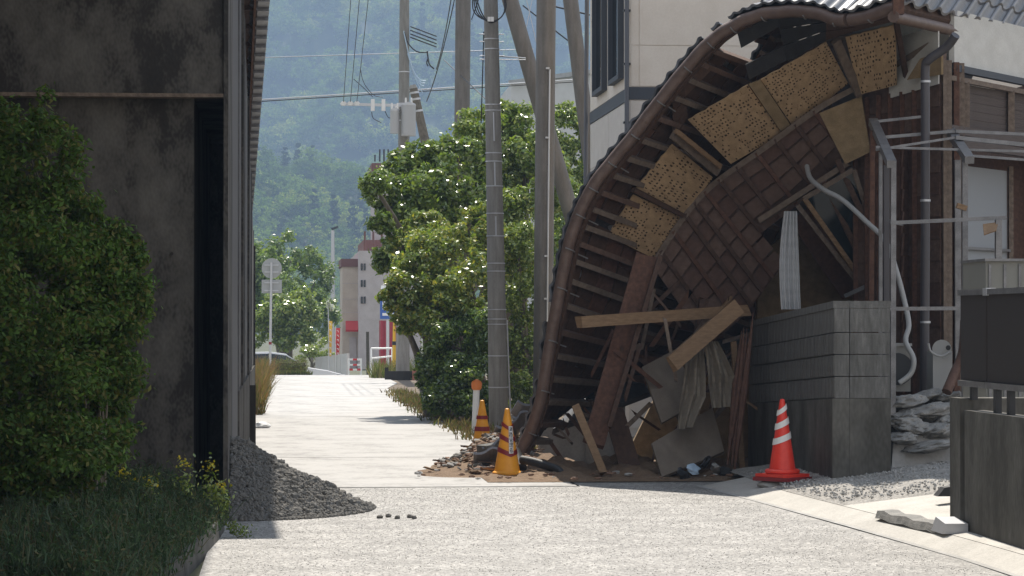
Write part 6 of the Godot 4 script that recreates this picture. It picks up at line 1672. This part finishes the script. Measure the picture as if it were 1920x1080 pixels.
func make_small_things():
	rng.seed = 101
	var st := mb()
	# red cone on two stacked weights and a stone
	var rbp := at(1467, 893, 24.9)
	var rc := cone(rbp, .70, .125, M.cone_red, M.reflective_white, [[.30, .36], [.44, .50], [.575, .625]], func(x): return x * .035, "red_cone", "red traffic cone with slanted white bands on stacked weights by the block wall")
	st = mb(); box(st, rbp + Vector3(0, .012, 0), Vector3(.36, .03, .36), Basis(Vector3.UP, .62)); part("base_plate", st, M.cone_red, rc)
	for k in 2:
		var wm := thing("cone_weight", ["flat pale rubber weight plate on top of the red cone base", "flat dark red weight plate under the red cone base"][k], "weight plate", rbp + Vector3(0, .03 if k == 0 else -.04, 0))
		st = mb()
		if k == 0: lathe(st, rbp + Vector3(0, .028, 0), [[.15, 0], [.165, .012], [.165, .03], [.15, .042], [.13, .042]], 32)
		else: box(st, rbp + Vector3(.0, -.022, 0), Vector3(.40, .034, .40), Basis(Vector3.UP, .75))
		part("plate", st, M.cone_red if k == 0 else M.stripe_red, wm)
	st = mb(); rock(st, rbp + Vector3(-.05, -.075, 0), Vector3(.2, .045, .17), .12)
	single("support_stone", st, M.pale_concrete, "flat grey stone propping up the red cone", "stone")
	# yellow cones
	var yb := gr(951, 894)
	var yc := cone(yb, .69, .135, M.cone_yellow, M.stripe_red, [[.205, .255], [.345, .395], [.48, .52]], func(x): return (absf(x - .25) - .5) * .045, "yellow_cone", "yellow traffic cone with a vertical lettered label and chevron dark red bands")
	st = mb(); box(st, yb + Vector3(0, .012, 0), Vector3(.38, .024, .34), Basis(Vector3.UP, .06)); part("base_plate", st, M.cone_yellow, yc)
	# vertical label with five characters
	var y0 := .22; var y1 := .505
	var lx := .035
	var lbl := func(u: float, y: float, o: float) -> Vector3:
		var r: float = lerpf(.135, .027, clampf((y - .035) / .69, 0, 1)) + .006 + o
		var a := PI / 2 - (lx + u) / maxf(r, .03)
		return yb + Vector3(cos(a) * r, y + .03, sin(a) * r)
	st = mb()
	for k in 6:
		for j in 10:
			var u0 := -.025 + .05 * k / 6.0; var u1 := u0 + .05 / 6.0; var a := lerpf(y0, y1, j / 10.0); var b := lerpf(y0, y1, (j + 1) / 10.0)
			hexa(st, [lbl.call(u0, a, 0), lbl.call(u1, a, 0), lbl.call(u1, a, .0015), lbl.call(u0, a, .0015), lbl.call(u0, b, 0), lbl.call(u1, b, 0), lbl.call(u1, b, .0015), lbl.call(u0, b, .0015)])
	var lb := part("label", st, M.reflective_white, yc)
	var glyphs := [
		[[1, 1, 2, 2], [.5, 4, 2, 4], [2, 4, 2, 7.5], [0, 9.5, 2, 7.5], [2, 8, 9.8, 9.5], [4, .3, 4.8, 1.3], [8, .3, 7.2, 1.3], [3, 2, 9.5, 2], [6, 2, 5.5, 3], [4, 3, 4, 7.5], [8.6, 3, 8.6, 7.5], [4, 3, 8.6, 3], [4, 4.5, 8.6, 4.5], [4, 6, 8.6, 6], [4, 7.5, 8.6, 7.5]],
		[[.5, .5, 3.5, .5], [.5, .5, .5, 3.5], [3.5, .5, 3.5, 3.5], [.5, 3.5, 3.5, 3.5], [2, 3.5, 2, 9], [2, 5.8, 3.8, 5.8], [.6, 5, .6, 9], [0, 9.3, 4, 8.6], [6, .2, 4.5, 3], [5.8, 1.5, 8.5, 1.5], [8.5, 1.5, 4.3, 5.5], [5.5, 2.5, 9.8, 5.5], [5.2, 6, 8.8, 6], [5.2, 6, 5.2, 9.5], [8.8, 6, 8.8, 9.5], [5.2, 9.5, 8.8, 9.5]],
		[[2, .2, .8, 2], [1.5, 1, 4.5, 1], [6.5, .2, 5.4, 2], [6, 1, 9.5, 1], [5, 2.2, 5, 3.3], [.6, 3.3, 9.4, 3.3], [.6, 3.3, .6, 4.6], [9.4, 3.3, 9.4, 4.6], [2.5, 4.5, 7.5, 4.5], [7.5, 4.5, 7.5, 6.3], [2.5, 6.3, 7.5, 6.3], [2.5, 4.5, 2.5, 9.7], [2.5, 7.5, 8, 7.5], [8, 7.5, 8, 9.7], [2.5, 9.7, 8, 9.7]],
		[[0, 1, 3.4, 1], [0, 4.5, 3.4, 4.5], [0, 9, 3.6, 8.4], [1.7, 1, 1.7, 8.6], [4.5, .5, 9.2, .5], [4.5, .5, 4.5, 5], [9.2, .5, 9.2, 5], [4.5, 2.7, 9.2, 2.7], [4.5, 5, 9.2, 5], [6.9, .5, 6.9, 9.5], [4.4, 7.2, 9.3, 7.2], [3.8, 9.5, 9.9, 9.5]],
		[[1.5, 1.6, 7, 1.6], [4.2, 0, 4.2, 4], [0, 4, 9.8, 4], [8.5, .5, 1, 6.8], [3, 5.5, 8, 5.5], [3, 5.5, 3, 9.7], [8, 5.5, 8, 9.7], [3, 7.5, 8, 7.5], [3, 9.7, 8, 9.7]]]
	st = mb()
	for g in 5:
		for s in glyphs[g]:
			var a: Vector3 = lbl.call((s[0] - 5.0) * .0042, y1 - .008 - g * .0545 - s[1] * .0048, .0022)
			var b: Vector3 = lbl.call((s[2] - 5.0) * .0042, y1 - .008 - g * .0545 - s[3] * .0048, .0022)
			beam(st, a, b, .0045, .001, Vector3(0, 0, 1))
	part("lettering", st, M.ink, lb)
	var yd := gr(904, 872)
	var y2 := cone(yd + Vector3(0, .02, 0), .69, .135, M.cone_yellow, M.stripe_red, [[.19, .24], [.34, .39], [.475, .515]], func(x): return 0.0, "yellow_cone", "yellow traffic cone with plain dark red bands, half buried behind the rubble")
	st = mb(); box(st, yd + Vector3(0, .03, 0), Vector3(.38, .024, .34), Basis(Vector3.UP, .3)); part("base_plate", st, M.cone_yellow, y2)
